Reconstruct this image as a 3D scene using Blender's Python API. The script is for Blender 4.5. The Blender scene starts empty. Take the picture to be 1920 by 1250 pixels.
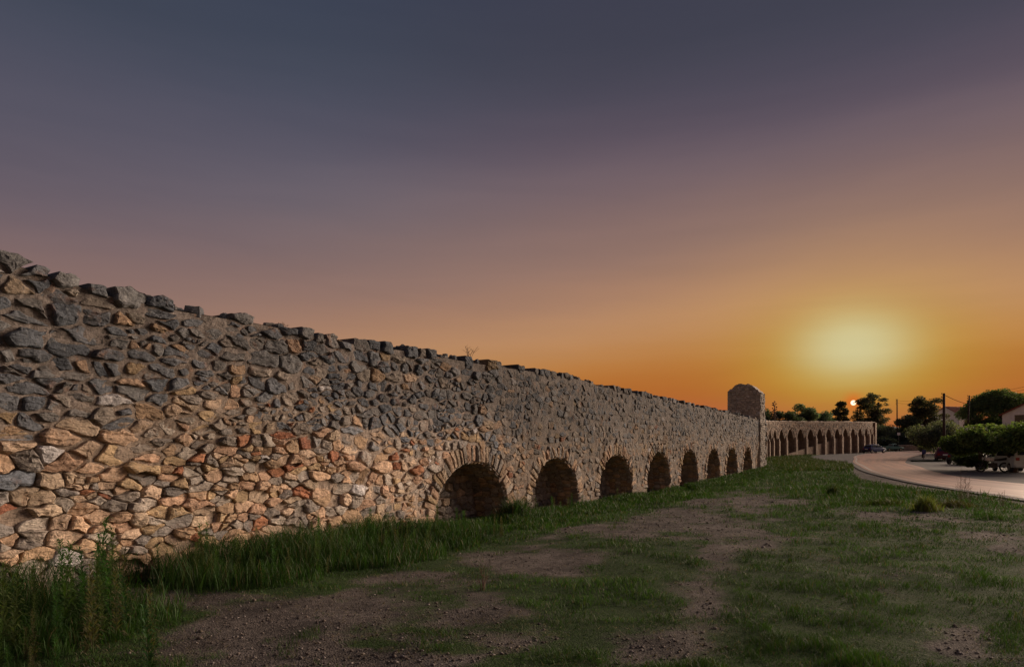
import bpy, bmesh, math, random
import numpy as np
from mathutils import Vector, Matrix, noise as mnoise

random.seed(11)
RNG = np.random.default_rng(11)
SC = bpy.context.scene
COL = SC.collection
R = math.radians

# ------------------------------------------------------------------ camera
EYE = 1.7
FPX, CX, HY = 1251.0, 960.0, 837.0          # focal length, centre and horizon in photo pixels (survey of the photo)
cam_d = bpy.data.cameras.new('camera')
cam = bpy.data.objects.new('camera', cam_d)
COL.objects.link(cam)
cam.location = (0, 0, EYE)
cam.rotation_euler = (R(90), 0, 0)
cam_d.sensor_width = 36
cam_d.lens = 36 * FPX / 1920
cam_d.shift_y = (HY - 625) / 1920
cam_d.clip_start = 0.05
cam_d.clip_end = 9000
SC.camera = cam

# ------------------------------------------------------------------ sky (world)
def lin(c):
    return tuple(((v / 255) / 12.92) if v / 255 <= 0.04045 else ((v / 255 + 0.055) / 1.055) ** 2.4 for v in c)

SUN_AZ = 27.1                                # degrees from +Y towards +X
SUN_EL = 3.35
sun_h = (math.sin(R(SUN_AZ)), math.cos(R(SUN_AZ)))
world = bpy.data.worlds.new('World')
SC.world = world
world.use_nodes = True
nt = world.node_tree
nt.nodes.clear()

class NG:
    """tiny node-graph helper"""
    def __init__(s, tree): s.t = tree
    def n(s, typ, **kw):
        nd = s.t.nodes.new(typ)
        for k, v in kw.items(): setattr(nd, k, v)
        return nd
    def put(s, sock, v):
        if hasattr(v, 'is_output') or hasattr(v, 'links'): s.t.links.new(v, sock)
        else: sock.default_value = v
    def m(s, op, a, b=None, c=None, clamp=False):
        nd = s.n('ShaderNodeMath', operation=op, use_clamp=clamp)
        s.put(nd.inputs[0], a)
        if b is not None: s.put(nd.inputs[1], b)
        if c is not None: s.put(nd.inputs[2], c)
        return nd.outputs[0]
    def mix(s, f, a, b, mode='MIX'):
        nd = s.n('ShaderNodeMix', data_type='RGBA', blend_type=mode)
        s.put(nd.inputs[0], f)
        for i, v in ((6, a), (7, b)):
            if isinstance(v, tuple): v = tuple(v[:3]) + (1,)
            s.put(nd.inputs[i], v)
        return nd.outputs[2]
    def noise(s, vec, scale, detail=4, rough=0.55, dist=0.0):
        nd = s.n('ShaderNodeTexNoise')
        if vec is not None: s.t.links.new(vec, nd.inputs['Vector'])
        nd.inputs['Scale'].default_value = scale
        nd.inputs['Detail'].default_value = detail
        nd.inputs['Roughness'].default_value = rough
        nd.inputs['Distortion'].default_value = dist
        return nd.outputs['Fac']
    def ramp(s, f, stops, interp='LINEAR'):
        nd = s.n('ShaderNodeValToRGB')
        cr = nd.color_ramp
        cr.interpolation = interp
        while len(cr.elements) > 1: cr.elements.remove(cr.elements[-1])
        for i, (p, c) in enumerate(stops):
            e = cr.elements[0] if i == 0 else cr.elements.new(p)
            e.position = p
            if not isinstance(c, tuple): c = (c, c, c)
            e.color = tuple(c[:3]) + (1,)
        s.put(nd.inputs[0], f)
        return nd.outputs[0]
    def mapping(s, vec, scale):
        nd = s.n('ShaderNodeMapping')
        s.t.links.new(vec, nd.inputs['Vector'])
        nd.inputs['Scale'].default_value = scale
        return nd.outputs[0]

g = NG(nt)
tc = g.n('ShaderNodeTexCoord')
dirv = tc.outputs['Generated']
sep = g.n('ShaderNodeSeparateXYZ')
nt.links.new(dirv, sep.inputs[0])
dx, dy, dz = sep.outputs
streak = g.noise(g.mapping(dirv, (3.0, 3.0, 26.0)), 1.0, 4, 0.5)
el = g.m('MULTIPLY', g.m('ARCSINE', dz), 57.2958)
el = g.m('ADD', el, g.m('MULTIPLY', g.m('SUBTRACT', streak, 0.5), 1.2))
hl = g.m('SQRT', g.m('ADD', g.m('ADD', g.m('MULTIPLY', dx, dx), g.m('MULTIPLY', dy, dy)), 1e-6))
cosd = g.m('DIVIDE', g.m('ADD', g.m('MULTIPLY', dx, sun_h[0]), g.m('MULTIPLY', dy, sun_h[1])), hl)
cosd = g.m('MINIMUM', cosd, 1.0)
cc = g.m('SUBTRACT', 1.0, cosd)
shift = g.m('MULTIPLY', g.m('SUBTRACT', 1.0, g.m('EXPONENT', g.m('MULTIPLY', cc, -2.6))), 9.0)
def ss(x, a, b_):
    nd = g.n('ShaderNodeMapRange', interpolation_type='SMOOTHSTEP')
    g.put(nd.inputs[0], x); nd.inputs[1].default_value = a; nd.inputs[2].default_value = b_
    return nd.outputs[0]
shift = g.m('MULTIPLY', shift, g.m('SUBTRACT', 1.0, g.m('MULTIPLY', ss(el, 14.0, 27.0), 0.8)))
shift = g.m('MULTIPLY', shift, g.m('SUBTRACT', 1.0, g.m('MULTIPLY', ss(cc, 0.8, 1.9), 0.8)))
eff = g.m('ADD', el, shift)
eff = g.m('MAXIMUM', eff, g.m('MULTIPLY', ss(cc, 0.5, 1.2), 12.0))
SKY = [(-5, (160, 80, 58)), (1, (170, 85, 60)), (3, (180, 95, 58)), (4.5, (174, 99, 44)), (6.5, (180, 110, 48)), (8.5, (185, 127, 69)),
       (11, (187, 140, 100)), (13.5, (168, 127, 102)), (16.5, (146, 116, 105)), (20, (127, 104, 103)), (22.5, (112, 96, 103)),
       (24.5, (93, 82, 94)), (27.5, (76, 73, 87)), (31, (65, 66, 79)), (37, (58, 60, 77)), (50, (54, 60, 80)), (90, (50, 58, 80))]
base = g.ramp(g.m('DIVIDE', g.m('ADD', eff, 5.0), 100.0), [((e + 5) / 100, lin(c)) for e, c in SKY], 'B_SPLINE')
far = g.m('MULTIPLY', ss(cc, 0.03, 0.30), ss(el, 12.0, 23.0))
base = g.mix(far, base, g.mix(1.0, base, (0.97, 1.13, 1.16), 'MULTIPLY'))
dad = g.m('MULTIPLY', g.m('ARCCOSINE', cosd), 57.2958)
def gauss(e0, wa, we, power=1.0):
    a = g.m('DIVIDE', dad, wa)
    b = g.m('DIVIDE', g.m('SUBTRACT', el, e0), we)
    q = g.m('ADD', g.m('MULTIPLY', a, a), g.m('MULTIPLY', b, b))
    if power != 1.0: q = g.m('POWER', q, power)
    return g.m('EXPONENT', g.m('MULTIPLY', q, -1.0))
base = g.mix(g.m('MULTIPLY', gauss(11.5, 11.0, 5.0), 0.3), base, lin((204, 160, 104)))
base = g.mix(g.m('MULTIPLY', gauss(6.5, 7.2, 4.2), 0.78), base, lin((192, 160, 48)))
base = g.mix(gauss(7.75, 3.9, 2.5, 1.15), base, lin((209, 197, 146)))
base = g.mix(g.m('MULTIPLY', gauss(SUN_EL, 0.6, 0.6), 0.65), base, lin((225, 90, 20)))
veil = g.noise(g.mapping(dirv, (2.2, 2.2, 15.0)), 1.6, 5, 0.55, 0.6)
base = g.mix(1.0, base, g.ramp(veil, [(0.3, (0.97, 0.975, 0.98)), (0.7, (1.03, 1.025, 1.02))]), 'MULTIPLY')
# the sun's own disc
sd = g.n('ShaderNodeVectorMath', operation='DOT_PRODUCT')
nt.links.new(dirv, sd.inputs[0])
sd.inputs[1].default_value = (sun_h[0] * math.cos(R(SUN_EL)), sun_h[1] * math.cos(R(SUN_EL)), math.sin(R(SUN_EL)))
ang = g.m('MULTIPLY', g.m('ARCCOSINE', g.m('MINIMUM', sd.outputs['Value'], 1.0)), 57.2958)
disc = g.m('SUBTRACT', 1.0, g.m('DIVIDE', g.m('SUBTRACT', ang, 0.15), 0.07), clamp=True)
base = g.mix(disc, base, (2.2, 1.6, 1.0))
bg = g.n('ShaderNodeBackground')
nt.links.new(base, bg.inputs['Color'])
bg.inputs['Strength'].default_value = 0.78
wo = g.n('ShaderNodeOutputWorld')
nt.links.new(bg.outputs[0], wo.inputs['Surface'])

# ------------------------------------------------------------------ sun lamp: broad low stand-in for sunset glow, set off the sun to light the wall
sl = bpy.data.lights.new('sun', 'SUN')
sl.energy = 5.0
sl.angle = R(38)
sl.color = (1.0, 0.77, 0.58)
so = bpy.data.objects.new('sun', sl)
COL.objects.link(so)
LAZ, LEL = 58.5, 11.5
to_glow = Vector((math.sin(R(LAZ)) * math.cos(R(LEL)), math.cos(R(LAZ)) * math.cos(R(LEL)), math.sin(R(LEL))))
so.rotation_euler = to_glow.to_track_quat('Z', 'Y').to_euler()

vs = SC.view_settings
vs.view_transform = 'Standard'
vs.look = 'None'
vs.exposure = 0.36
vs.gamma = 1.0
vs.use_curve_mapping = False

# ------------------------------------------------------------------ helpers
def tag(o, label=None, cat=None, group=None, kind=None):
    if label: o['label'] = label
    if cat: o['category'] = cat
    if group: o['group'] = group
    if kind: o['kind'] = kind
    return o

def empty(name, loc=(0, 0, 0), rz=0.0):
    o = bpy.data.objects.new(name, None)
    o.empty_display_size = 0.2
    o.location = loc
    o.rotation_euler = (0, 0, rz)
    COL.objects.link(o)
    return o

def link(name, me, mat=None, parent=None):
    o = bpy.data.objects.new(name, me)
    COL.objects.link(o)
    if mat is not None and len(me.materials) == 0: me.materials.append(mat)
    if parent is not None: o.parent = parent
    return o

def copy_tree(o, parent=None):
    c = o.copy()
    COL.objects.link(c)
    if parent is not None: c.parent = parent
    for ch in list(o.children): copy_tree(ch, c)
    return c

class Acc:
    """collects faces with one colour per vertex"""
    def __init__(s): s.v = []; s.f = []; s.c = []
    def add(s, verts, faces, col=None):
        o = len(s.v)
        s.v.extend(verts)
        s.f.extend([tuple(i + o for i in f) for f in faces])
        if col is None: col = (1, 1, 1)
        s.c.extend([col] * len(verts) if not isinstance(col, list) else col)
    def mesh(s, name, smooth=False):
        me = bpy.data.meshes.new(name)
        me.from_pydata([tuple(p) for p in s.v], [], s.f)
        if s.c:
            at = me.color_attributes.new('Col', 'FLOAT_COLOR', 'POINT')
            arr = np.ones((len(s.v), 4), np.float32)
            arr[:, :3] = np.array(s.c, np.float32)
            at.data.foreach_set('color', arr.ravel())
        me.validate()
        if smooth: me.polygons.foreach_set('use_smooth', np.ones(len(me.polygons), bool))
        me.update()
        return me

def tri_mesh(name, V, T, C=None, quads=None):
    """numpy triangles to a mesh"""
    me = bpy.data.meshes.new(name)
    n, m = len(V), len(T)
    me.vertices.add(n)
    me.vertices.foreach_set('co', np.asarray(V, np.float32).ravel())
    k = T.shape[1]
    me.loops.add(m * k)
    me.loops.foreach_set('vertex_index', np.asarray(T, np.int32).ravel())
    me.polygons.add(m)
    me.polygons.foreach_set('loop_start', np.arange(m, dtype=np.int32) * k)
    me.polygons.foreach_set('loop_total', np.full(m, k, np.int32))
    if C is not None:
        at = me.color_attributes.new('Col', 'FLOAT_COLOR', 'POINT')
        arr = np.ones((n, 4), np.float32)
        arr[:, :3] = C
        at.data.foreach_set('color', arr.ravel())
    me.update(calc_edges=True)
    return me

def box(acc, c, s, rz=0.0, col=None, taper=1.0):
    x, y, z = s[0] / 2, s[1] / 2, s[2] / 2
    vv = []
    for kz, k in ((-z, 1.0), (z, taper)):
        for sx, sy in ((-1, -1), (1, -1), (1, 1), (-1, 1)):
            px, py = sx * x * k, sy * y * k
            vv.append((c[0] + px * math.cos(rz) - py * math.sin(rz), c[1] + px * math.sin(rz) + py * math.cos(rz), c[2] + kz))
    acc.add(vv, [(3, 2, 1, 0), (4, 5, 6, 7), (0, 1, 5, 4), (1, 2, 6, 5), (2, 3, 7, 6), (3, 0, 4, 7)], col)

def tube(acc, pts, rads, n=8, col=None, cap=True):
    pts = [Vector(p) for p in pts]
    rings = []
    for i, p in enumerate(pts):
        d = (pts[min(i + 1, len(pts) - 1)] - pts[max(i - 1, 0)])
        if d.length < 1e-9: d = Vector((0, 0, 1))
        d.normalize()
        a = Vector((0, 0, 1)) if abs(d.z) < 0.9 else Vector((1, 0, 0))
        x = d.cross(a).normalized(); y = d.cross(x)
        r = rads[i] if isinstance(rads, (list, tuple)) else rads
        rings.append([p + (x * math.cos(2 * math.pi * k / n) + y * math.sin(2 * math.pi * k / n)) * r for k in range(n)])
    vv = [tuple(q) for r_ in rings for q in r_]
    ff = []
    for i in range(len(pts) - 1):
        for k in range(n):
            ff.append((i * n + k, i * n + (k + 1) % n, (i + 1) * n + (k + 1) % n, (i + 1) * n + k))
    if cap:
        ff.append(tuple(range(n - 1, -1, -1)))
        ff.append(tuple((len(pts) - 1) * n + k for k in range(n)))
    acc.add(vv, ff, col)

# value noise in numpy
def _h(ix, iy, seed):
    n = (ix.astype(np.int64) * 374761393 + iy.astype(np.int64) * 668265263 + seed * 974711) & 0x7fffffff
    n = ((n ^ (n >> 13)) * 1274126177) & 0x7fffffff
    n = n ^ (n >> 16)
    return (n & 0xffff) / 65535.0
def vnoise(x, y, seed=0):
    x = np.asarray(x, float); y = np.asarray(y, float)
    ix = np.floor(x); iy = np.floor(y)
    fx = x - ix; fy = y - iy
    fx = fx * fx * (3 - 2 * fx); fy = fy * fy * (3 - 2 * fy)
    ix = ix.astype(int); iy = iy.astype(int)
    a = _h(ix, iy, seed); b = _h(ix + 1, iy, seed); c = _h(ix, iy + 1, seed); d = _h(ix + 1, iy + 1, seed)
    return (a + (b - a) * fx) * (1 - fy) + (c + (d - c) * fx) * fy
def fbm(x, y, seed=0, oct=4):
    s = 0; a = 0.5; t = 0
    for k in range(oct):
        s = s + a * vnoise(np.asarray(x) * 2 ** k, np.asarray(y) * 2 ** k, seed + k * 17); t += a; a *= 0.5
    return s / t
def sstep(a, b, x):
    t = np.clip((np.asarray(x, float) - a) / (b - a), 0, 1)
    return t * t * (3 - 2 * t)

def at_px(px, Y):                            # survey: the plan position that photo column px has at depth Y
    return (px - CX) / FPX * Y
def z_px(py, Y):
    return EYE + (HY - py) / FPX * Y

# ------------------------------------------------------------------ wall line in plan
P0 = np.array([-6.02, 7.84]); TD = np.array([0.5045, 0.8634]); ND = np.array([0.8634, -0.5045])
U_END = 49.9
def wall_uh(x, y):
    rx, ry = np.asarray(x) - P0[0], np.asarray(y) - P0[1]
    return rx * TD[0] + ry * TD[1], rx * ND[0] + ry * ND[1]

# ------------------------------------------------------------------ terrain height
def ground_z(x, y):
    x = np.asarray(x, float); y = np.asarray(y, float)
    z = np.interp(y, [-60, 0, 30, 60, 87, 110, 130, 160, 220, 400, 1200, 4000], [0, 0, 0, 0.12, 0.3, 0.55, 0.77, 1.1, 1.6, 2.6, 5, 12])
    u, h = wall_uh(x, y)
    fade = np.interp(u, [-6, -2, 0, 12, 25, 40, 55], [0.1, 0.15, 0.15, 0.25, 0.38, 0.25, 0.0])
    z = z - fade * np.exp(-np.maximum(np.abs(h + 0.3) - 0.6, 0) / 2.2)
    near = 1 - sstep(25, 45, y)
    z = z + (fbm(x * 0.35, y * 0.35, 3, 3) - 0.5) * 0.10 * near + (fbm(x * 1.7, y * 1.7, 8, 3) - 0.5) * 0.05 * near
    return z
def gz(x, y): return float(ground_z(x, y))

# ------------------------------------------------------------------ materials
def new_mat(name):
    m = bpy.data.materials.new(name)
    m.use_nodes = True
    t = m.node_tree
    bs = t.nodes['Principled BSDF']
    return m, NG(t), bs

def stone_mat(name, bump=0.9, fine=1.0, strata=True, rough=0.9):
    m, q, b = new_mat(name)
    geo = q.n('ShaderNodeNewGeometry')
    pos = geo.outputs['Position']
    at = q.n('ShaderNodeAttribute', attribute_name='Col')
    n1 = q.noise(pos, 5.0 * fine, 6, 0.65)
    n2 = q.noise(pos, 26.0 * fine, 6, 0.7)
    n3 = q.noise(q.mapping(pos, (7, 7, 38)), 1.0 * fine, 5, 0.65, 0.8)
    n4 = q.noise(pos, 90.0 * fine, 3, 0.6)
    f = q.m('ADD', q.m('MULTIPLY', n1, 0.55), q.m('MULTIPLY', n2, 0.45))
    mul = q.ramp(f, [(0.30, 0.34), (0.45, 0.80), (0.55, 1.08), (0.68, 1.75)])
    c = q.mix(1.0, at.outputs['Color'], mul, 'MULTIPLY')
    crack = q.ramp(n3, [(0.36, 0.28), (0.44, 0.95), (0.60, 1.0), (0.72, 1.4)])
    c = q.mix(0.8, c, crack, 'MULTIPLY')
    rust = q.ramp(q.noise(pos, 3.1 * fine, 4, 0.6), [(0.60, 0.0), (0.70, 1.0)])
    c = q.mix(q.m('MULTIPLY', rust, 0.35), c, (0.30, 0.14, 0.07))
    li = q.ramp(q.noise(pos, 11.0 * fine, 5, 0.7), [(0.58, 0.0), (0.68, 1.0)])
    c = q.mix(q.m('MULTIPLY', li, 0.35), c, (0.36, 0.34, 0.31))
    q.t.links.new(c, b.inputs['Base Color'])
    b.inputs['Roughness'].default_value = rough
    b.inputs['Specular IOR Level'].default_value = 0.25
    hgt = q.m('ADD', q.m('ADD', q.m('MULTIPLY', n1, 0.9), q.m('MULTIPLY', n2, 0.55)), q.m('ADD', q.m('MULTIPLY', n3, 0.8), q.m('MULTIPLY', n4, 0.14)))
    bp = q.n('ShaderNodeBump')
    bp.inputs['Strength'].default_value = bump
    bp.inputs['Distance'].default_value = 0.05 / fine
    q.t.links.new(hgt, bp.inputs['Height'])
    q.t.links.new(bp.outputs[0], b.inputs['Normal'])
    return m

M_STONE = stone_mat('weathered_limestone')
M_MORTAR = stone_mat('lime_mortar', 0.8, 1.6)
M_FARSTONE = stone_mat('far_masonry', 0.9, 0.5)

def plain(name, col, rough=0.6, metal=0.0, var=0.15, scale=8.0, spec=0.5, bump=0.0):
    m, q, b = new_mat(name)
    tcn = q.n('ShaderNodeTexCoord')
    n = q.noise(tcn.outputs['Object'], scale, 5, 0.6)
    c = q.mix(1.0, tuple(col), q.ramp(n, [(0.3, 1 - var), (0.7, 1 + var)]), 'MULTIPLY')
    q.t.links.new(c, b.inputs['Base Color'])
    q.t.links.new(q.m('ADD', rough - 0.05, q.m('MULTIPLY', n, 0.1)), b.inputs['Roughness'])
    b.inputs['Metallic'].default_value = metal
    b.inputs['Specular IOR Level'].default_value = spec
    if bump:
        bp = q.n('ShaderNodeBump'); bp.inputs['Strength'].default_value = bump; bp.inputs['Distance'].default_value = 0.02
        q.t.links.new(n, bp.inputs['Height']); q.t.links.new(bp.outputs[0], b.inputs['Normal'])
    return m

def leaf_mat(name, trans=0.48):
    """foliage with light passing through"""
    m, q, b = new_mat(name)
    at = q.n('ShaderNodeAttribute', attribute_name='Col')
    geo = q.n('ShaderNodeNewGeometry')
    c = q.mix(1.0, at.outputs['Color'], q.ramp(q.noise(geo.outputs['Position'], 2.3, 3, 0.6), [(0.3, 0.7), (0.7, 1.3)]), 'MULTIPLY')
    q.t.links.new(c, b.inputs['Base Color'])
    b.inputs['Roughness'].default_value = 0.6
    b.inputs['Specular IOR Level'].default_value = 0.2
    tr = q.n('ShaderNodeBsdfTranslucent')
    q.t.links.new(q.mix(1.0, c, (1.2, 1.3, 0.6), 'MULTIPLY'), tr.inputs['Color'])
    mx = q.n('ShaderNodeMixShader')
    mx.inputs[0].default_value = trans
    q.t.links.new(b.outputs[0], mx.inputs[1]); q.t.links.new(tr.outputs[0], mx.inputs[2])
    out = [n for n in q.t.nodes if n.type == 'OUTPUT_MATERIAL'][0]
    q.t.links.new(mx.outputs[0], out.inputs['Surface'])
    return m

M_LEAF = leaf_mat('leaf_green')
M_GRASS = leaf_mat('grass_blade', 0.3)
M_BARK = plain('bark', (0.09, 0.065, 0.05), 0.9, var=0.4, scale=14, spec=0.2, bump=0.6)
M_TWIG = plain('dry_twig', (0.16, 0.11, 0.08), 0.9, spec=0.2)
M_POLE = plain('tarred_wood_pole', (0.05, 0.035, 0.03), 0.85, var=0.3, spec=0.2)
M_WIRE = plain('black_cable', (0.02, 0.02, 0.02), 0.9, spec=0.0)

# ------------------------------------------------------------------ ground sheet
def axis(lo, f0, f1, hi, fine, grow):
    a = list(np.arange(f0, f1 + 1e-6, fine))
    s = fine; x = f1
    while x < hi:
        s *= grow; x += s; a.append(x)
    s = fine; x = f0
    while x > lo:
        s *= grow; x -= s; a.insert(0, x)
    return np.array(a)
gx = axis(-2500, -8, 22, 4500, 0.14, 1.07)
gy = axis(-60, 3.0, 36, 5000, 0.14, 1.07)

GREEN = [(1130, 1110, 170, 48), (1180, 1060, 120, 30), (1500, 1090, 140, 110), (1480, 1200, 130, 70), (1650, 1030, 260, 70), (1640, 1180, 120, 60), (1800, 1090, 120, 60), (700, 1205, 60, 9), (1540, 890, 130, 30),
         (1640, 925, 190, 24), (1850, 960, 120, 22), (1900, 1180, 60, 60), (860, 1215, 70, 12), (1240, 1030, 90, 20), (1000, 1235, 80, 14), (1500, 965, 120, 18), (1120, 1020, 90, 16), (1060,1085,60,12)]
DIRT = [(450, 1180, 260, 70), (700, 1130, 160, 40), (720, 1225, 260, 30), (880, 1140, 120, 50), (1320, 1110, 62, 60), (1270, 1200, 140, 50), (1290, 985, 130, 30), (1420, 945, 95, 26), (1780, 1195, 90, 50), (1720, 968, 160, 13),
        (1830, 1010, 70, 14), (1020, 1060, 110, 22), (1350, 1040, 50, 50), (1400, 1000, 60, 26), (1700, 985, 80, 10), (1880, 1030, 50, 12), (950, 1200, 120, 40)]
def blobs(px, py, L):
    s = 0
    for (a, b, ra, rb) in L:
        s = np.maximum(s, np.exp(-(((px - a) / ra) ** 2 + ((py - b) / rb) ** 2) ** 1.2))
    return s
def grass_cover(x, y):
    """0 bare earth .. 1 full grass, as a map of the field"""
    x = np.asarray(x, float); y = np.asarray(y, float)
    yy = np.maximum(y, 2.0)
    px = CX + x / yy * FPX; py = HY + EYE / yy * FPX
    gb = blobs(px, py, GREEN); db = blobs(px, py, DIRT)
    n = fbm(x * 0.9, y * 0.9, 21, 4); n2 = fbm(x * 0.28, y * 0.28, 5, 3)
    n3 = fbm(x * 3.2, y * 3.2, 31, 3)
    c = 0.54 + 0.50 * gb - 0.42 * db + (n - 0.5) * 1.2 + (n2 - 0.5) * 0.5 + (n3 - 0.5) * 0.7
    u, h = wall_uh(x, y)
    belt = np.exp(-np.maximum(h - 2.2 - 1.2 * n, 0) / 0.4) * (h > -0.5) * (1 - .9 * np.exp(-((u - .85 - .1 * h) / .55) ** 2))
    c = np.maximum(c, belt * 1.1)
    wide = sstep(14, 22, u) * (1 - sstep(2.2, 4.5, h + n))
    c = np.maximum(c, wide * 0.95)
    return np.clip(c, 0, 1)

# road edges in plan
ROAD_L = [(13.4, 6.0), (14.6, 13.0), (16.7, 21.7), (17.6, 25.9), (19.4, 32.7), (23.4, 43.5), (28.4, 54.5), (34, 66.5), (40, 78), (49.5, 96), (64, 117), (83, 136), (110, 154), (150, 174)]
ROAD_R = [(19.2, 4.5), (20.4, 12.0), (21.9, 21), (23.0, 29), (24.4, 36), (28.0, 44.5), (32.4, 53.0), (37.2, 63), (43.5, 73.5), (52.0, 87), (66.0, 106), (86, 126), (113, 145), (153, 165)]
def spline(P, n):
    P = np.array(P, float)
    d = np.r_[0, np.cumsum(np.hypot(*np.diff(P, axis=0).T))]
    # Catmull-Rom through the points
    t = np.linspace(0, len(P) - 1.0001, n)
    i = t.astype(int); f = t - i
    Q = np.vstack([2 * P[0] - P[1], P, 2 * P[-1] - P[-2]])
    p0, p1, p2, p3 = Q[i], Q[i + 1], Q[i + 2], Q[i + 3]
    f = f[:, None]
    return 0.5 * ((2 * p1) + (-p0 + p2) * f + (2 * p0 - 5 * p1 + 4 * p2 - p3) * f ** 2 + (-p0 + 3 * p1 - 3 * p2 + p3) * f ** 3)
RL = spline(ROAD_L, 260); RR = spline(ROAD_R, 260)
def ribbon(name, A, B, off, mat, nw=6, mesh_only=False):
    V = []; F = []; UV = []
    n = len(A)
    for i in range(n):
        for k in range(nw + 1):
            p = A[i] + (B[i] - A[i]) * k / nw
            V.append((p[0], p[1], gz_road(p[0], p[1]) + off))
            UV.append((k / nw, i))
    for i in range(n - 1):
        for k in range(nw):
            a = i * (nw + 1) + k
            F.append((a, a + 1, a + nw + 2, a + nw + 1))
    me = bpy.data.meshes.new(name)
    me.from_pydata(V, [], F)
    at = me.attributes.new('across', 'FLOAT', 'POINT')
    at.data.foreach_set('value', np.array([q[0] for q in UV], np.float32))
    d = np.r_[0, np.cumsum(np.hypot(*np.diff((A + B) / 2, axis=0).T))]
    at2 = me.attributes.new('along', 'FLOAT', 'POINT')
    at2.data.foreach_set('value', np.array([d[int(q[1])] for q in UV], np.float32))
    me.polygons.foreach_set('use_smooth', np.ones(len(me.polygons), bool))
    if me.polygons[0].normal.z < 0: me.flip_normals()
    return link(name, me, mat)
def gz_road(x, y):
    return float(np.interp(y, [-60, 0, 30, 60, 87, 110, 130, 160, 220], [0, 0, 0, 0.12, 0.3, 0.55, 0.77, 1.1, 1.6]))
RMID = (RL + RR) / 2
def road_dist(x, y):
    """distance to the road's middle line divided by its half width"""
    out = np.full(np.shape(x), 9.0)
    hw = np.hypot(*(RL - RR).T) / 2
    for i in range(0, len(RMID), 2):
        d = np.hypot(x - RMID[i, 0], y - RMID[i, 1]) - hw[i]
        out = np.minimum(out, d)
    return out

XX, YY = np.meshgrid(gx, gy)
fx, fy = XX.ravel(), YY.ravel()
ZZ = ground_z(fx, fy)
rd = road_dist(fx, fy)
flat = np.interp(fy, [-60, 0, 30, 60, 87, 110, 130, 160, 220, 400, 1200, 4000], [0, 0, 0, 0.12, 0.3, 0.55, 0.77, 1.1, 1.6, 2.6, 5, 12])
k = sstep(0.3, 2.5, rd)
ZZ = ZZ * k + (flat - 0.03) * (1 - k)
cov = grass_cover(fx, fy) * sstep(0.2, 0.9, rd)
nx, ny = len(gx), len(gy)
idx = np.arange(nx * ny).reshape(ny, nx)
Q = np.stack([idx[:-1, :-1], idx[:-1, 1:], idx[1:, 1:], idx[1:, :-1]], -1).reshape(-1, 4)
gme = tri_mesh('ground', np.stack([fx, fy, ZZ], -1), Q)
ga = gme.attributes.new('cover', 'FLOAT', 'POINT')
ga.data.foreach_set('value', cov.astype(np.float32))
gme.polygons.foreach_set('use_smooth', np.ones(len(gme.polygons), bool))
M_GROUND, q, b = new_mat('stony_earth')
pos = q.n('ShaderNodeNewGeometry').outputs['Position']
ca = q.n('ShaderNodeAttribute', attribute_name='cover')
n1 = q.noise(pos, 1.3, 5, 0.6); n2 = q.noise(pos, 14, 5, 0.65); n3 = q.noise(pos, 70, 3, 0.6)
vor = q.n('ShaderNodeTexVoronoi'); vor.inputs['Scale'].default_value = 24; q.t.links.new(pos, vor.inputs['Vector'])
vb = q.n('ShaderNodeTexVoronoi'); vb.inputs['Scale'].default_value = 60; q.t.links.new(pos, vb.inputs['Vector'])
soil = q.ramp(n1, [(0.3, (0.064, 0.054, 0.048)), (0.5, (0.118, 0.099, 0.088)), (0.7, (0.178, 0.152, 0.136))])
soil = q.mix(1.0, soil, q.ramp(n2, [(0.3, 0.5), (0.7, 1.45)]), 'MULTIPLY')
spk = q.ramp(q.m('ADD', vor.outputs['Distance'], q.m('MULTIPLY', n2, 0.25)), [(0.24, 1.0), (0.34, 0.0)])
soil = q.mix(q.m('MULTIPLY', spk, 0.5), soil, (0.30, 0.24, 0.21))
soil = q.mix(0.55, soil, q.ramp(n3, [(0.35, 0.45), (0.65, 1.5)]), 'MULTIPLY')
gr = q.ramp(q.m('ADD', q.m('MULTIPLY', n1, 0.5), q.m('MULTIPLY', n2, 0.5)), [(0.3, (0.018, 0.034, 0.010)), (0.5, (0.033, 0.058, 0.016)), (0.7, (0.060, 0.085, 0.027))])
gr = q.mix(0.6, gr, q.ramp(n3, [(0.35, 0.4), (0.65, 1.6)]), 'MULTIPLY')
gf = q.ramp(q.m('ADD', ca.outputs['Fac'], q.m('MULTIPLY', q.m('SUBTRACT', n2, 0.5), 0.7)), [(0.35, 0.0), (0.62, 1.0)])
q.t.links.new(q.mix(gf, soil, gr), b.inputs['Base Color'])
b.inputs['Roughness'].default_value = 0.95
b.inputs['Specular IOR Level'].default_value = 0.15
bp = q.n('ShaderNodeBump'); bp.inputs['Strength'].default_value = 1.0; bp.inputs['Distance'].default_value = 0.03
q.t.links.new(q.m('ADD', q.m('ADD', n2, q.m('MULTIPLY', n3, 0.5)), q.m('MULTIPLY', vb.outputs['Distance'], -0.5)), bp.inputs['Height'])
q.t.links.new(bp.outputs[0], b.inputs['Normal'])
gme.materials.append(M_GROUND)
ground = bpy.data.objects.new('ground', gme); COL.objects.link(ground)
tag(ground, kind='structure')

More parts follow.
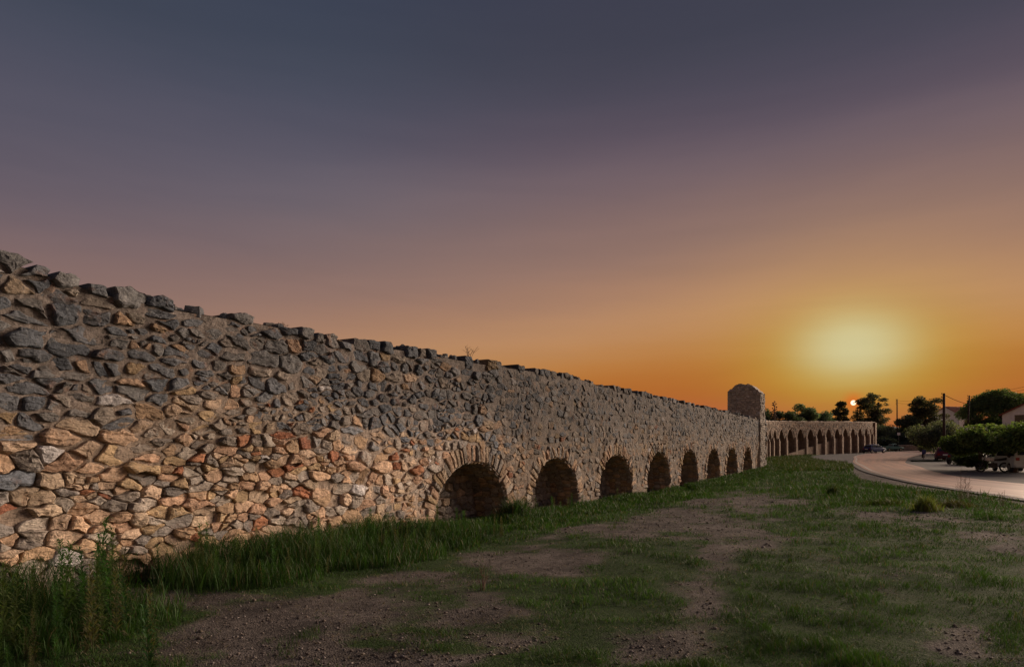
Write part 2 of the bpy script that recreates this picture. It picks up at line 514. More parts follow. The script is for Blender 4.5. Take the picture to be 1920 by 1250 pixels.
# ------------------------------------------------------------------ road
def asphalt(name, dark, light, rough, streaks):
    m, q, b = new_mat(name)
    pos = q.n('ShaderNodeNewGeometry').outputs['Position']
    ac = q.n('ShaderNodeAttribute', attribute_name='across'); al = q.n('ShaderNodeAttribute', attribute_name='along')
    cx = q.n('ShaderNodeCombineXYZ')
    q.t.links.new(q.m('MULTIPLY', ac.outputs['Fac'], 9.0), cx.inputs[0]); q.t.links.new(q.m('MULTIPLY', al.outputs['Fac'], 0.05), cx.inputs[1])
    st = q.noise(cx.outputs[0], 1.0, 4, 0.6)
    n2 = q.noise(pos, 30, 4, 0.7); n1 = q.noise(pos, 0.5, 4, 0.6)
    f = q.m('ADD', q.m('MULTIPLY', st, streaks), q.m('MULTIPLY', n1, 1 - streaks))
    c = q.ramp(f, [(0.35, dark), (0.62, light)])
    c = q.mix(0.5, c, q.ramp(n2, [(0.3, 0.6), (0.7, 1.4)]), 'MULTIPLY')
    q.t.links.new(c, b.inputs['Base Color'])
    q.t.links.new(q.m('ADD', rough, q.m('MULTIPLY', q.m('SUBTRACT', 0.5, st), 0.35)), b.inputs['Roughness'])
    b.inputs['Specular IOR Level'].default_value = 0.6 if rough < .6 else 0.12
    return m
M_ROAD = asphalt('worn_asphalt_sky_tint', (0.21, 0.10, 0.072), (0.43, 0.205, 0.14), 0.50, 0.75)  # red tint imitates the sunset sky reflected on grey worn asphalt
M_LAY = asphalt('grey_asphalt', (0.06, 0.055, 0.055), (0.11, 0.10, 0.10), 0.75, 0.4)
M_LINE = plain('road_paint', (0.42, 0.38, 0.34), 0.7, var=.4, scale=3)
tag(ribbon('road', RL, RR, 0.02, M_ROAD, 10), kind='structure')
dirn = (RR - RL) / np.hypot(*(RR - RL).T)[:, None]
tag(ribbon('road_edge_line', RL + dirn * 0.22, RL + dirn * 0.36, 0.024, M_LINE, 1), kind='structure')
tag(ribbon('road_shoulder', RL - dirn * (0.45 + 0.0 * RL[:, :1]), RL + dirn * 0.02, 0.016, M_LAY, 2), kind='structure')
i0, i1 = 60, 178
lw = np.interp(np.arange(i0, i1), [60, 75, 95, 120, 140, 160, 178], [9, 12, 14, 12, 8, 4.5, 0.5])[:, None]
tag(ribbon('layby', RR[i0:i1] - dirn[i0:i1] * 0.02, RR[i0:i1] + np.array([[0.93, -0.36]]) * lw, 0.012, M_LAY, 8), kind='structure')
# widened gravel shoulder at the outside of the bend
j0, j1 = 128, 205
sw = np.interp(np.arange(j0, j1), [128, 150, 165, 190, 205], [0.5, 3.2, 6.0, 7.5, 5.0])[:, None]
tag(ribbon('gravel_shoulder', RL[j0:j1] - dirn[j0:j1] * sw, RL[j0:j1] - dirn[j0:j1] * 0.44, 0.010, M_LAY, 4), kind='structure')

# ------------------------------------------------------------------ masonry generator
def clip_poly(P, mx, my, dx_, dy_):
    out = []
    n = len(P)
    for i in range(n):
        a = P[i]; b_ = P[(i + 1) % n]
        da = (a[0] - mx) * dx_ + (a[1] - my) * dy_
        db = (b_[0] - mx) * dx_ + (b_[1] - my) * dy_
        if da <= 0: out.append(a)
        if (da < 0 < db) or (db < 0 < da):
            t = da / (da - db)
            out.append((a[0] + (b_[0] - a[0]) * t, a[1] + (b_[1] - a[1]) * t))
    return out

def voronoi(seeds, asp, gaps, emit, rad=0.9):
    """clipped Voronoi cells; asp stretches cells along a"""
    P = [(s[0] / asp, s[1]) for s in seeds]
    G = {}
    cs = 0.35
    for i, p in enumerate(P): G.setdefault((int(p[0] // cs), int(p[1] // cs)), []).append(i)
    cells = []
    for i, p in enumerate(P):
        if not emit[i]:
            cells.append(None); continue
        cxi, cyi = int(p[0] // cs), int(p[1] // cs)
        nb = []
        for ax in range(cxi - 2, cxi + 3):
            for ay in range(cyi - 2, cyi + 3):
                for j in G.get((ax, ay), ()):
                    if j != i:
                        d = math.hypot(P[j][0] - p[0], P[j][1] - p[1])
                        if 1e-6 < d < rad: nb.append((d, j))
        nb.sort()
        poly = [(p[0] - .4, p[1] - .3), (p[0] + .4, p[1] - .3), (p[0] + .4, p[1] + .3), (p[0] - .4, p[1] + .3)]
        gp = gaps[i]
        for d, j in nb:
            r = max(math.hypot(v[0] - p[0], v[1] - p[1]) for v in poly)
            if d / 2 > r: break
            ex, ey = (P[j][0] - p[0]) / d, (P[j][1] - p[1]) / d
            mm = d / 2 - min(gp, d * 0.22)
            poly = clip_poly(poly, p[0] + ex * mm, p[1] + ey * mm, ex, ey)
            if len(poly) < 3: break
        cells.append([(v[0] * asp, v[1]) for v in poly] if len(poly) >= 3 else None)
    return cells

def roughen(poly, rnd, cut=0.22, jit=0.05):
    """chamfer corners, break straight edges"""
    n = len(poly)
    out = []
    for i in range(n):
        a, p, c = poly[i - 1], poly[i], poly[(i + 1) % n]
        k1 = cut * rnd.uniform(0.4, 1.2); k2 = cut * rnd.uniform(0.4, 1.2)
        out.append((p[0] + (a[0] - p[0]) * k1, p[1] + (a[1] - p[1]) * k1))
        out.append((p[0] + (c[0] - p[0]) * k2, p[1] + (c[1] - p[1]) * k2))
    res = []
    for i in range(len(out)):
        p, c = out[i], out[(i + 1) % len(out)]
        L = math.hypot(c[0] - p[0], c[1] - p[1])
        if L < 0.012: continue
        res.append(p)
        if L > 0.09:
            o = rnd.uniform(-jit, jit) * L * 1.6
            t = rnd.uniform(0.35, 0.65)
            res.append((p[0] + (c[0] - p[0]) * t - (c[1] - p[1]) / L * o, p[1] + (c[1] - p[1]) * t + (c[0] - p[0]) / L * o))
    return res if len(res) >= 3 else None

def stone(poly, H, rnd, depth=0.08, dome=0.35):
    """one stone from its outline: list of (a, b, h), faces"""
    n = len(poly)
    ca = sum(p[0] for p in poly) / n; cb = sum(p[1] for p in poly) / n
    ta, tb = rnd.uniform(-.22, .22), rnd.uniform(-.30, .15)
    V = []
    def ring(s, hf, jh, tilt):
        for p in poly:
            da, db = (p[0] - ca), (p[1] - cb)
            js = s * rnd.uniform(0.95, 1.04)
            V.append((ca + da * js, cb + db * js, hf + rnd.uniform(-jh, jh) + tilt * (da * ta + db * tb) * s))
    ring(1.0, -depth, 0, 0)
    ring(1.0, H * 0.30, H * 0.22, 0.3)
    ring(rnd.uniform(.84, .93), H * 0.85, H * 0.16, 0.8)
    ring(0.52, H * (1 + dome * 0.3), H * 0.17, 1.0)
    V.append((ca + rnd.uniform(-.02, .02), cb + rnd.uniform(-.02, .02), H * (1 + dome * rnd.uniform(0, .5))))
    F = []
    for r_ in range(3):
        for i in range(n):
            a, b_ = r_ * n + i, r_ * n + (i + 1) % n
            F.append((a, b_, b_ + n, a + n))
    for i in range(n): F.append((3 * n + i, 3 * n + (i + 1) % n, 4 * n))
    return V, F

def rough_stone(poly, H, rnd, depth, step=0.035):
    """a rubble stone with ragged outline and split, layered face"""
    P = []
    n0 = len(poly)
    for i in range(n0):
        a, c = poly[i], poly[(i + 1) % n0]
        m = max(1, int(math.hypot(c[0] - a[0], c[1] - a[1]) / step))
        for k in range(m): P.append((a[0] + (c[0] - a[0]) * k / m, a[1] + (c[1] - a[1]) * k / m))
    P = np.array(P); n = len(P)
    c0 = P.mean(0); D = P - c0
    L = np.hypot(*D.T)[:, None] + 1e-6
    rg = (fbm(P[:, 0] * 9 + 50, P[:, 1] * 9 + 50, rnd.randrange(999), 3) - .5)[:, None]
    D = D + D / L * rg * np.minimum(0.07, L * .4)
    ta, tb = rnd.uniform(-.2, .2), rnd.uniform(-.26, .14)
    sd = rnd.randrange(9999)
    ph = rnd.random(); lay = rnd.uniform(16, 30); slope = rnd.uniform(-.25, .25)
    prof = [(1.0, None), (1.0, .15), (.955, .62), (.87, .86), (.70, .97), (.48, 1.0), (.24, 1.02), (0.0, 1.02)]
    V = []
    for sc_, hf in prof:
        q_ = D * sc_ if sc_ > 0 else np.zeros((1, 2))
        if hf is None:
            h = np.full(n, -depth)
        else:
            a_, b_ = q_[:, 0] + c0[0], q_[:, 1] + c0[1]
            t = (b_ + slope * a_) * lay + fbm(a_ * 4, b_ * 4, sd, 2) * 2.2 + ph
            k = np.floor(t); f = t - k
            r0 = _h(k, k * 0 + 3, sd); r1 = _h(k + 1, k * 0 + 3, sd)
            st = r0 + (r1 - r0) * sstep(.75, 1, f) - .5
            nz = fbm(a_ * 11, b_ * 15, sd + 5, 4) - .5
            edge = 1.0 if sc_ < .99 else .5
            h = H * hf + (ta * q_[:, 0] + tb * q_[:, 1]) * min(1, hf * 1.2) + edge * (0.030 * st + 0.05 * nz) * min(1.0, .35 + H * 14)
            wob = 0.010 * edge
            q_ = q_ + (np.stack([vnoise(a_ * 25, b_ * 25, sd + 7), vnoise(a_ * 25, b_ * 25, sd + 8)], -1) - .5) * wob * 2
        V += [(x + c0[0], y + c0[1], z) for (x, y), z in zip(q_, h)]
    F = []
    for r_ in range(6):
        for i in range(n):
            a, b_ = r_ * n + i, r_ * n + (i + 1) % n
            F.append((a, b_, b_ + n, a + n))
    for i in range(n): F.append((6 * n + i, 6 * n + (i + 1) % n, 7 * n))
    return V, F

# --- the near wall
ARCH_U = [10.04, 14.6, 19.6, 24.6, 29.4, 34.3, 39.0, 43.9, 48.1]
ARCH_TOP = [1.33, 1.37, 1.41, 1.48, 1.54, 1.60, 1.63, 1.65, 1.65]
ARCH_A = [1.62, 1.62, 1.70, 1.62, 1.62, 1.55, 1.6, 1.6, 1.0]
ZS = -0.10; ZB = -0.75
TOPU = [-6, -2, 0, 1.2, 2.4, 3.8, 5.5, 7.4, 10.3, 13.2, 16.6, 16.95, 17.3, 22.2, 30.2, 34.7, 52]
TOPZ = [2.40, 2.36, 2.30, 2.12, 2.10, 2.13, 2.07, 2.15, 2.18, 2.26, 2.31, 2.30, 2.22, 2.23, 2.17, 2.17, 2.10]
def wtop(u): return EYE + np.interp(u, TOPU, TOPZ)
def arch_z(i, x):
    """height of the opening of arch i at offset x from its middle"""
    t = np.clip(np.abs(x) / ARCH_A[i], 0, 1)
    return ZS + (ARCH_TOP[i] - ZS) * np.sqrt(np.maximum(1 - t ** 2.25, 0))
def in_arch(u, z, grow=0.0):
    for i, au in enumerate(ARCH_U):
        a = ARCH_A[i] + grow
        if abs(u - au) < a:
            t = abs(u - au) / a
            if z < ZS + (ARCH_TOP[i] + grow - ZS) * math.sqrt(max(1 - t ** 2.25, 0)): return i
    return -1
def W(u, h, z):
    return (P0[0] + u * TD[0] + h * ND[0], P0[1] + u * TD[1] + h * ND[1], z)
def dryness(u, z):
    n = float(fbm(u * 0.8, z * 0.9, 40, 3)) - 0.5
    return float(sstep(2.0, 1.35, z + n * 1.1) if False else 1 - sstep(1.35, 1.9, z + n * 1.2)) * float(1 - sstep(5.2, 6.8, u + n * 3))

TAN = [(0.40, 0.275, 0.185), (0.43, 0.30, 0.21), (0.36, 0.28, 0.205), (0.45, 0.335, 0.245), (0.33, 0.23, 0.15), (0.40, 0.265, 0.185), (0.37, 0.27, 0.165)]
RUST = [(0.30, 0.13, 0.075), (0.34, 0.16, 0.09), (0.25, 0.11, 0.07)]
SLATE = [(0.145, 0.155, 0.175), (0.17, 0.18, 0.20), (0.21, 0.21, 0.215), (0.13, 0.145, 0.17), (0.20, 0.19, 0.185)]
GREY = [(0.25, 0.22, 0.195), (0.29, 0.25, 0.215), (0.22, 0.20, 0.185), (0.32, 0.28, 0.24)]
def weather_tone(u, z):
    """tone factor: raised low at the near end, lowered on lichened masonry high up and far along"""
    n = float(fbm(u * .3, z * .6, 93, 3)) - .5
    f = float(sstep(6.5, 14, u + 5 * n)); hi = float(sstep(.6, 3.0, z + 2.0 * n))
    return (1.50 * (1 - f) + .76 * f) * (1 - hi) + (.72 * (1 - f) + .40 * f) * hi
def stone_col(u, z, rnd):
    n = float(fbm(u * 0.5, z * 0.8, 77, 3)) - 0.5
    up = float(sstep(1.45, 3.0, z + n * 2.0))
    far_ = float(sstep(9, 17, u))
    r = rnd.random()
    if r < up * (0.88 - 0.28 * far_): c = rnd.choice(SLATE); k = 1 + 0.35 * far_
    elif rnd.random() < 0.06 * (1 - 0.5 * far_) and z < 2.6: c = rnd.choice(RUST); k = 1
    elif rnd.random() < 0.03: c = (0.46, 0.44, 0.44); k = 1
    elif rnd.random() < 0.36 + 0.34 * far_ + 0.25 * up: c = rnd.choice(GREY); k = 1.0
    else: c = rnd.choice(TAN); k = 1
    k *= rnd.uniform(0.80, 1.2) * weather_tone(u, z)
    return (c[0] * k, c[1] * k, c[2] * k)

near_wall = empty('aqueduct_wall', (float(P0[0]), float(P0[1]), 0))
tag(near_wall, 'long rough rubble stone aqueduct wall with a row of low walled-up arches along its foot', 'stone wall')
OFF = Vector((-float(P0[0]), -float(P0[1]), 0))
def loc(p): return (p[0] + OFF.x, p[1] + OFF.y, p[2])

rnd = random.Random(5)
seeds = []; asp = 1.95
z = -0.6
while z < 4.2:                                # big rubble at the near end
    u = -3.6 + rnd.uniform(0, .4)
    rh = rnd.choice([0.12, 0.16, 0.2, 0.22, 0.25, 0.28])
    while u < 10.5:
        wd = (0.15 + 0.62 * rnd.random() ** 1.7) * (1.0 if u < 7 else 0.75) * (0.75 + rh)
        u += wd
        if rnd.random() < 0.9: seeds.append((u - wd / 2, z + rh / 2 + rnd.gauss(0, .05)))
    z += rh
for k in range(900):                          # pinning stones
    u = rnd.uniform(-3.5, 10.5); zz = rnd.uniform(-0.4, 3.9)
    if rnd.random() < 0.45 and zz > 1.8: continue
    if all(abs(u - s[0]) / 1.3 + abs(zz - s[1]) > 0.115 for s in seeds): seeds.append((u, zz))
z = -0.6
while z < 4.2:
    u = 10.6 + rnd.uniform(0, .3)
    rh = rnd.uniform(.11, .22)
    while u < 50.2:
        wd = (0.12 + 0.38 * rnd.random() ** 1.5) * (1.0 if u < 20 else 1.1)
        u += wd
        if rnd.random() < 0.93: seeds.append((u - wd / 2, z + rh / 2 + rnd.gauss(0, .04)))
    z += rh
# a ragged course of larger stones along the top
for k in range(70):                           # some much bigger stones
    bu, bz = rnd.uniform(-3.4, 11), rnd.uniform(-.3, 3.7); ra, rb = rnd.uniform(.26, .44), rnd.uniform(.13, .2)
    seeds = [p for p in seeds if ((p[0] - bu) / ra) ** 2 + ((p[1] - bz) / rb) ** 2 > 1] + [(bu, bz)]
for k in range(75):                           # and nests of small ones
    bu, bz = rnd.uniform(-3.4, 11), rnd.uniform(-.3, 3.7)
    for j in range(rnd.randrange(4, 9)): seeds.append((bu + rnd.gauss(0, .17), bz + rnd.gauss(0, .075)))
seeds = [p for p in seeds if p[1] < float(wtop(p[0])) - 0.20]
u = -3.6; caps = set()
while u < 50.2:
    wd = rnd.uniform(.2, .55) * (1.0 if u < 14 else .9); u += wd
    caps.add(len(seeds)); seeds.append((u - wd / 2, float(wtop(u)) - rnd.uniform(.08, .13)))
    seeds.append((u - wd / 2, float(wtop(u)) + rnd.uniform(.14, .2)))
emit = []; gaps = []
for (u, z) in seeds:
    e = in_arch(u, z, 0.40) < 0 and z < float(wtop(u)) + 0.02 and z > -0.55
    d = dryness(u, z)
    if d > 0.5 and rnd.random() < 0.025: e = False
    if len(emit) in caps: e = True
    emit.append(e)
    gaps.append(0.003 + 0.008 * rnd.random() ** 2 if d > 0.5 else (0.006 + 0.03 * rnd.random() ** 1.6 if u < 10.5 else 0.004 + 0.016 * rnd.random() ** 1.5))
cells = voronoi(seeds, asp, gaps, emit)
stones = []
for (u, z), poly in zip(seeds, cells):
    if poly is None: continue
    tp = float(wtop(u)); top = False
    jt = rnd.uniform(-0.06, 0.07)
    if max(p[1] for p in poly) > tp - 0.06:
        top = True
        poly = clip_poly(poly, 0, tp + jt, rnd.uniform(-.12, .12), 1)
        if len(poly) < 3 or max(p[1] for p in poly) - min(p[1] for p in poly) < 0.05: continue
    poly = roughen(poly, rnd, 0.07 if top else rnd.uniform(.05, .17), .10)
    if poly is None: continue
    d = dryness(u, z)
    size = max(p[0] for p in poly) - min(p[0] for p in poly)
    H = (rnd.uniform(0.03, 0.10) if rnd.random() < .6 else rnd.uniform(.005, .03)) if d > .5 else (rnd.uniform(0.015, 0.07) if rnd.random() < .75 else rnd.uniform(.004, .018))
    H *= min(1.2, 0.5 + size) * (1.0 if u < 11 else 0.72)
    if top: H += 0.02
    dep = 1.5 if top else (0.12 if d > .5 else 0.06)
    if u < 13.5: V, F = rough_stone(poly, H, rnd, dep, .035 if u < 8 else .05)
    else: V, F = stone(poly, H, rnd, dep, 0.2)
    V = [loc(W(p[0], p[2], p[1])) for p in V]
    ar = 0.5 * abs(sum(poly[i - 1][0] * poly[i][1] - poly[i][0] * poly[i - 1][1] for i in range(len(poly))))
    x, y, _ = W(u, 0, z)
    pxx = CX + x / y * FPX; pyy = HY - (z - EYE) / y * FPX
    vis = -20 < pxx < 1940 and z > float(ground_z(x, y)) + 0.05
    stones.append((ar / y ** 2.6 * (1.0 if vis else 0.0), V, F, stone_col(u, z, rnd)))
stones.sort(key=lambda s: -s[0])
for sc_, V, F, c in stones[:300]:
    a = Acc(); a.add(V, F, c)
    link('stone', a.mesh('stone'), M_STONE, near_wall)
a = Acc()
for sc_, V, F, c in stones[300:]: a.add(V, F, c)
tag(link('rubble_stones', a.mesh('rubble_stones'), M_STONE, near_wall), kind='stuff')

# loose stones along the top edge
loose = Acc()
for k in range(330):
    u = rnd.uniform(-3.5, 49.5); hh = rnd.uniform(-.7, -.08)
    w_ = rnd.uniform(.07, .2) * (1 if u < 15 else 1.25); n_ = rnd.randrange(6, 9)
    poly = [(u + w_ * math.cos(6.283 * j / n_) * rnd.uniform(.75, 1.15), hh + w_ * .7 * math.sin(6.283 * j / n_) * rnd.uniform(.75, 1.15)) for j in range(n_)]
    V, F = stone(poly, rnd.uniform(.05, .13), rnd, .06, .1)
    loose.add([loc(W(p[0], min(p[1], .02), float(wtop(p[0])) - .09 + p[2])) for p in V], [f[::-1] for f in F], stone_col(u, 3.8, rnd))
tag(link('top_stones', loose.mesh('top_stones'), M_STONE, near_wall), kind='stuff')
# voussoirs round each opening
extra = Acc()
nv = 0
for i, au in enumerate(ARCH_U):
    th = []
    xs = np.linspace(-ARCH_A[i] * 0.999, ARCH_A[i] * 0.999, 400)
    zs = arch_z(i, xs)
    s = np.r_[0, np.cumsum(np.hypot(np.diff(xs), np.diff(zs)))]
    t = 0.0
    while t < s[-1] - 0.08:
        w = rnd.uniform(0.10, 0.18)
        t2 = min(t + w, s[-1])
        q1, q2 = t + 0.008, t2 - 0.008
        pl = []
        for tt in (q1, q2):
            x = np.interp(tt, s, xs); zz = np.interp(tt, s, zs)
            tx = np.interp(tt + .03, s, xs) - np.interp(tt - .03, s, xs); tz = np.interp(tt + .03, s, zs) - np.interp(tt - .03, s, zs)
            l = math.hypot(tx, tz) + 1e-9
            pl.append((x, zz, -tz / l, tx / l))
        ln = rnd.uniform(0.30, 0.46); st = rnd.uniform(-0.03, 0.03)
        A1 = (au + pl[0][0] + pl[0][2] * st, pl[0][1] + pl[0][3] * st); A2 = (au + pl[1][0] + pl[1][2] * st, pl[1][1] + pl[1][3] * st)
        B1 = (au + pl[0][0] + pl[0][2] * ln, pl[0][1] + pl[0][3] * ln); B2 = (au + pl[1][0] + pl[1][2] * ln, pl[1][1] + pl[1][3] * ln)
        poly = roughen([A2, A1, B1, B2][::-1], rnd, 0.12, 0.03)
        t = t2
        if poly is None: continue
        ar = sum(poly[k - 1][0] * poly[k][1] - poly[k][0] * poly[k - 1][1] for k in range(len(poly)))
        if ar < 0: poly = poly[::-1]
        V, F = stone(poly, rnd.uniform(0.03, 0.075), rnd, 0.35, 0.1)
        V = [loc(W(p[0], p[2], p[1])) for p in V]
        c = rnd.choice(TAN + GREY); k_ = rnd.uniform(0.85, 1.15); c = tuple(v * k_ for v in c)
        if i < 3:
            a = Acc(); a.add(V, F, c); link('arch_stone', a.mesh('arch_stone'), M_STONE, near_wall)
        else: extra.add(V, F, c)

# inside the openings: reveal and infill stones
DEPTH = 1.0
body = Acc()
def grid_patch(us, zlo, zhi, hfun, rows, flip=False):
    n = len(us)
    V = []; F = []
    for j in range(rows + 1):
        for i_ in range(n):
            zz = zlo[i_] + (zhi[i_] - zlo[i_]) * j / rows
            V.append(loc(W(us[i_], hfun(us[i_], zz), zz)))
    for j in range(rows):
        for i_ in range(n - 1):
            f = (j * n + i_, j * n + i_ + 1, (j + 1) * n + i_ + 1, (j + 1) * n + i_)
            F.append(f[::-1] if flip else f)
    CC = []
    for j in range(rows + 1):
        for i_ in range(n):
            zz = zlo[i_] + (zhi[i_] - zlo[i_]) * j / rows
            nz = float(fbm(us[i_] * .45, zz * .8, 85, 3))
            up = float(sstep(1.2, 3.2, zz + (nz - .5) * 3.0)); st = (.72 + .56 * nz) * (.10 + .84 * weather_tone(us[i_], zz))
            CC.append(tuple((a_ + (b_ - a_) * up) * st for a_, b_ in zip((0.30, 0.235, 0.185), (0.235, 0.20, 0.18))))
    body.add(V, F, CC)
def hface(u, z):
    d = dryness(u, z)
    w = float(sstep(9, 13, u))
    return -0.030 * d - 0.004 + 0.016 * w + 0.06 * (float(fbm(u * 3.5, z * 5, 60, 3)) - 0.5) + 0.035 * (float(fbm(u * 14, z * 18, 63, 2)) - 0.5)
edges = [-3.6]
for i, au in enumerate(ARCH_U): edges += [au - ARCH_A[i], au + ARCH_A[i]]
edges.append(U_END)
for k in range(len(edges) - 1):
    u0, u1 = edges[k], edges[k + 1]
    if u1 - u0 < 0.01: continue
    n = max(3, int((u1 - u0) / (0.05 if u0 < 12 else 0.14)))
    us = np.linspace(u0, u1, n + 1)
    hi = wtop(us) - 0.11
    if k % 2 == 0: lo = np.full(n + 1, ZB)
    else:
        i = (k - 1) // 2
        us = ARCH_U[i] + ARCH_A[i] * np.sin(np.linspace(-math.pi / 2, math.pi / 2, 25))
        hi = wtop(us) - 0.11
        lo = arch_z(i, us - ARCH_U[i])
    grid_patch(us, lo, hi, hface, 84 if u0 < 12 else 28)
us = np.linspace(-3.6, U_END, 120)
grid_patch(us, np.full(120, ZB), wtop(us) - 0.1, lambda u, z: -1.70 + 0.05 * (float(fbm(u * 2, z * 2, 61, 2)) - .5), 10, True)
body.add([loc(W(-3.6, 0, ZB)), loc(W(-3.6, -1.70, ZB)), loc(W(-3.6, -1.70, float(wtop(-3.6)) - .1)), loc(W(-3.6, 0, float(wtop(-3.6)) - .1))], [(0, 1, 2, 3)], (0.3, 0.2, 0.15))
vt = []; 
for u in us: vt += [loc(W(u, -0.02, float(wtop(u)) - 0.1)), loc(W(u, -1.70, float(wtop(u)) - 0.1))]
body.add(vt, [(2 * k, 2 * k + 2, 2 * k + 3, 2 * k + 1) for k in range(len(us) - 1)], (0.2, 0.17, 0.15))
for i, au in enumerate(ARCH_U):
    xs = ARCH_A[i] * np.sin(np.linspace(-math.pi / 2, math.pi / 2, 33))
    zs = arch_z(i, xs)
    C = np.array([(-ARCH_A[i], ZB)] + list(zip(xs, zs)) + [(ARCH_A[i], ZB)])
    T = np.gradient(C, axis=0); T /= np.hypot(*T.T)[:, None]
    IN = np.stack([T[:, 1], -T[:, 0]], -1)     # into the opening
    s = np.r_[0, np.cumsum(np.hypot(*np.diff(C, axis=0).T))]
    V = []
    for p in C: V += [loc(W(au + p[0], 0.0, p[1])), loc(W(au + p[0], -DEPTH, p[1]))]
    body.add(V, [(2 * k, 2 * k + 1, 2 * k + 3, 2 * k + 2) for k in range(len(C) - 1)], (0.27, 0.21, 0.17))
    bk = [loc(W(au + p[0], -DEPTH, p[1])) for p in C]
    body.add(bk, [tuple(range(len(bk)))[::-1]], (0.27, 0.21, 0.17))
    # stones on the reveal
    sd_ = []
    ss = 0.0
    d = 0.08
    while d < DEPTH:
        ss = rnd.uniform(0, .15)
        while ss < s[-1]:
            sd_.append((d + rnd.uniform(-.04, .04), ss)); ss += rnd.uniform(0.11, 0.2)
        d += rnd.uniform(0.2, 0.32)
    cl = voronoi(sd_, 1.6, [0.008] * len(sd_), [True] * len(sd_))
    for poly in cl:
        if poly is None: continue
        poly = [(min(max(p[0], 0.0), DEPTH), min(max(p[1], 0.02), s[-1] - 0.02)) for p in poly]
        poly = roughen(poly, rnd, 0.18)
        if poly is None or len(poly) < 4: continue
        V, F = stone(poly, rnd.uniform(0.015, 0.06), rnd, 0.03, 0.2)
        out = []
        for (dd, sv, h) in V:
            cxp = np.interp(sv, s, C[:, 0]); czp = np.interp(sv, s, C[:, 1])
            ix = np.interp(sv, s, IN[:, 0]); iz = np.interp(sv, s, IN[:, 1])
            out.append(loc(W(au + cxp + ix * h, -dd, czp + iz * h)))
        k_ = rnd.uniform(1.0, 1.4); c = rnd.choice(TAN + GREY + GREY)
        extra.add(out, [f[::-1] for f in F], tuple(v * k_ for v in c))
    # stones of the infill
    sd_ = []; z = ZB + .1
    while z < ARCH_TOP[i] + 0.1:
        u = au - ARCH_A[i] - .1 + rnd.uniform(0, .2)
        while u < au + ARCH_A[i] + .1:
            wd = rnd.uniform(.18, .5); u += wd
            sd_.append((u - wd / 2, z + rnd.uniform(-.04, .04)))
        z += rnd.uniform(.14, .22)
    cl = voronoi(sd_, 1.5, [0.012] * len(sd_), [in_arch(p[0], p[1], -0.05) == i for p in sd_])
    for poly in cl:
        if poly is None: continue
        poly = roughen(poly, rnd, 0.2)
        if poly is None: continue
        V, F = stone(poly, rnd.uniform(0.03, 0.09), rnd, 0.04, 0.2)
        k_ = rnd.uniform(0.95, 1.45); c = rnd.choice(TAN[2:4] + GREY + GREY)
        extra.add([loc(W(p[0], -DEPTH + p[2], p[1])) for p in V], F, tuple(v * k_ for v in c))
tag(link('infill_stones', extra.mesh('infill_stones'), M_STONE, near_wall), kind='stuff')
link('wall_core', body.mesh('wall_core'), M_MORTAR, near_wall)

# ------------------------------------------------------------------ tower
T_U0, T_U1, T_H1, T_H0 = 48.15, 50.1, 0.10, -2.25
tower = empty('stone_tower', (*W(49.1, -1.1, 0)[:2], gz(*W(49.1, -1.1, 0)[:2])))
tag(tower, 'square stone tower with a rounded top rising at the end of the near wall', 'tower')
toff = tower.location
def tl(p): return (p[0] - toff.x, p[1] - toff.y, p[2] - toff.z)
prof_h = [T_H0, -2.1, -1.9, -1.7, -1.5, -0.75, -0.42, -0.12, T_H1]
prof_z = [4.16, 4.32, 4.38, 4.62, 4.72, 4.71, 4.58, 4.30, 4.02]
def ttop(h): return EYE + float(np.interp(h, prof_h, prof_z)) - .03 + .12 * (float(vnoise(h * 5.5, 2.0, 44)) - .5) + .08 * (float(vnoise(h * 13, 5.0, 45)) - .5)
tc_ = Acc()
hs = np.linspace(T_H0, T_H1, 30)
V = []
for h in hs:
    for u in (T_U0, T_U1):
        V += [tl(W(u, h, -0.6)), tl(W(u, h, ttop(h)))]
F = []
for k in range(len(hs) - 1):
    o = k * 4
    F += [(o, o + 4, o + 5, o + 1), (o + 6, o + 2, o + 3, o + 7), (o + 1, o + 5, o + 7, o + 3)]
o = (len(hs) - 1) * 4
F += [(1, 3, 2, 0), (o + 0, o + 2, o + 3, o + 1)]
tc_.add(V, F, (0.33, 0.28, 0.24))
link('tower_core', tc_.mesh('tower_core'), M_MORTAR, tower)
ts = Acc()
def face_stones(acc, fmap, a0, a1, b0, topf, rh, rw, cols, asp_=1.6, hmax=0.05):
    sd_ = []; b_ = b0
    while b_ < 9:
        a_ = a0 - .2 + rnd.uniform(0, .2)
        while a_ < a1 + .2:
            wd = rnd.uniform(*rw); a_ += wd
            sd_.append((a_ - wd / 2, b_ + rnd.uniform(-.03, .03)))
        b_ += rnd.uniform(*rh)
        if b_ > max(topf(a0), topf(a1), topf((a0 + a1) / 2)) + .4: break
    em = [a0 < p[0] < a1 and p[1] < topf(p[0]) - 0.02 for p in sd_]
    for poly in voronoi(sd_, asp_, [rnd.uniform(.005, .016) for _ in sd_], em):
        if poly is None: continue
        poly = [(min(max(p[0], a0), a1), min(p[1], topf(p[0]) + 0.01)) for p in poly]
        poly = roughen(poly, rnd, .18)
        if poly is None: continue
        V, F = stone(poly, rnd.uniform(.4, 1) * hmax, rnd, .05, .15)
        k_ = rnd.uniform(.75, 1.2); c = rnd.choice(cols)
        acc.add([fmap(*p) for p in V], F, tuple(v * k_ for v in c))
TC = [(0.50, 0.45, 0.39), (0.55, 0.48, 0.40), (0.42, 0.39, 0.35), (0.47, 0.41, 0.35)]
face_stones(ts, lambda a_, b_, h: tl(W(T_U0 - h, a_, b_)), T_H0, T_H1, 2.6, ttop, (.13, .19), (.2, .5), TC)
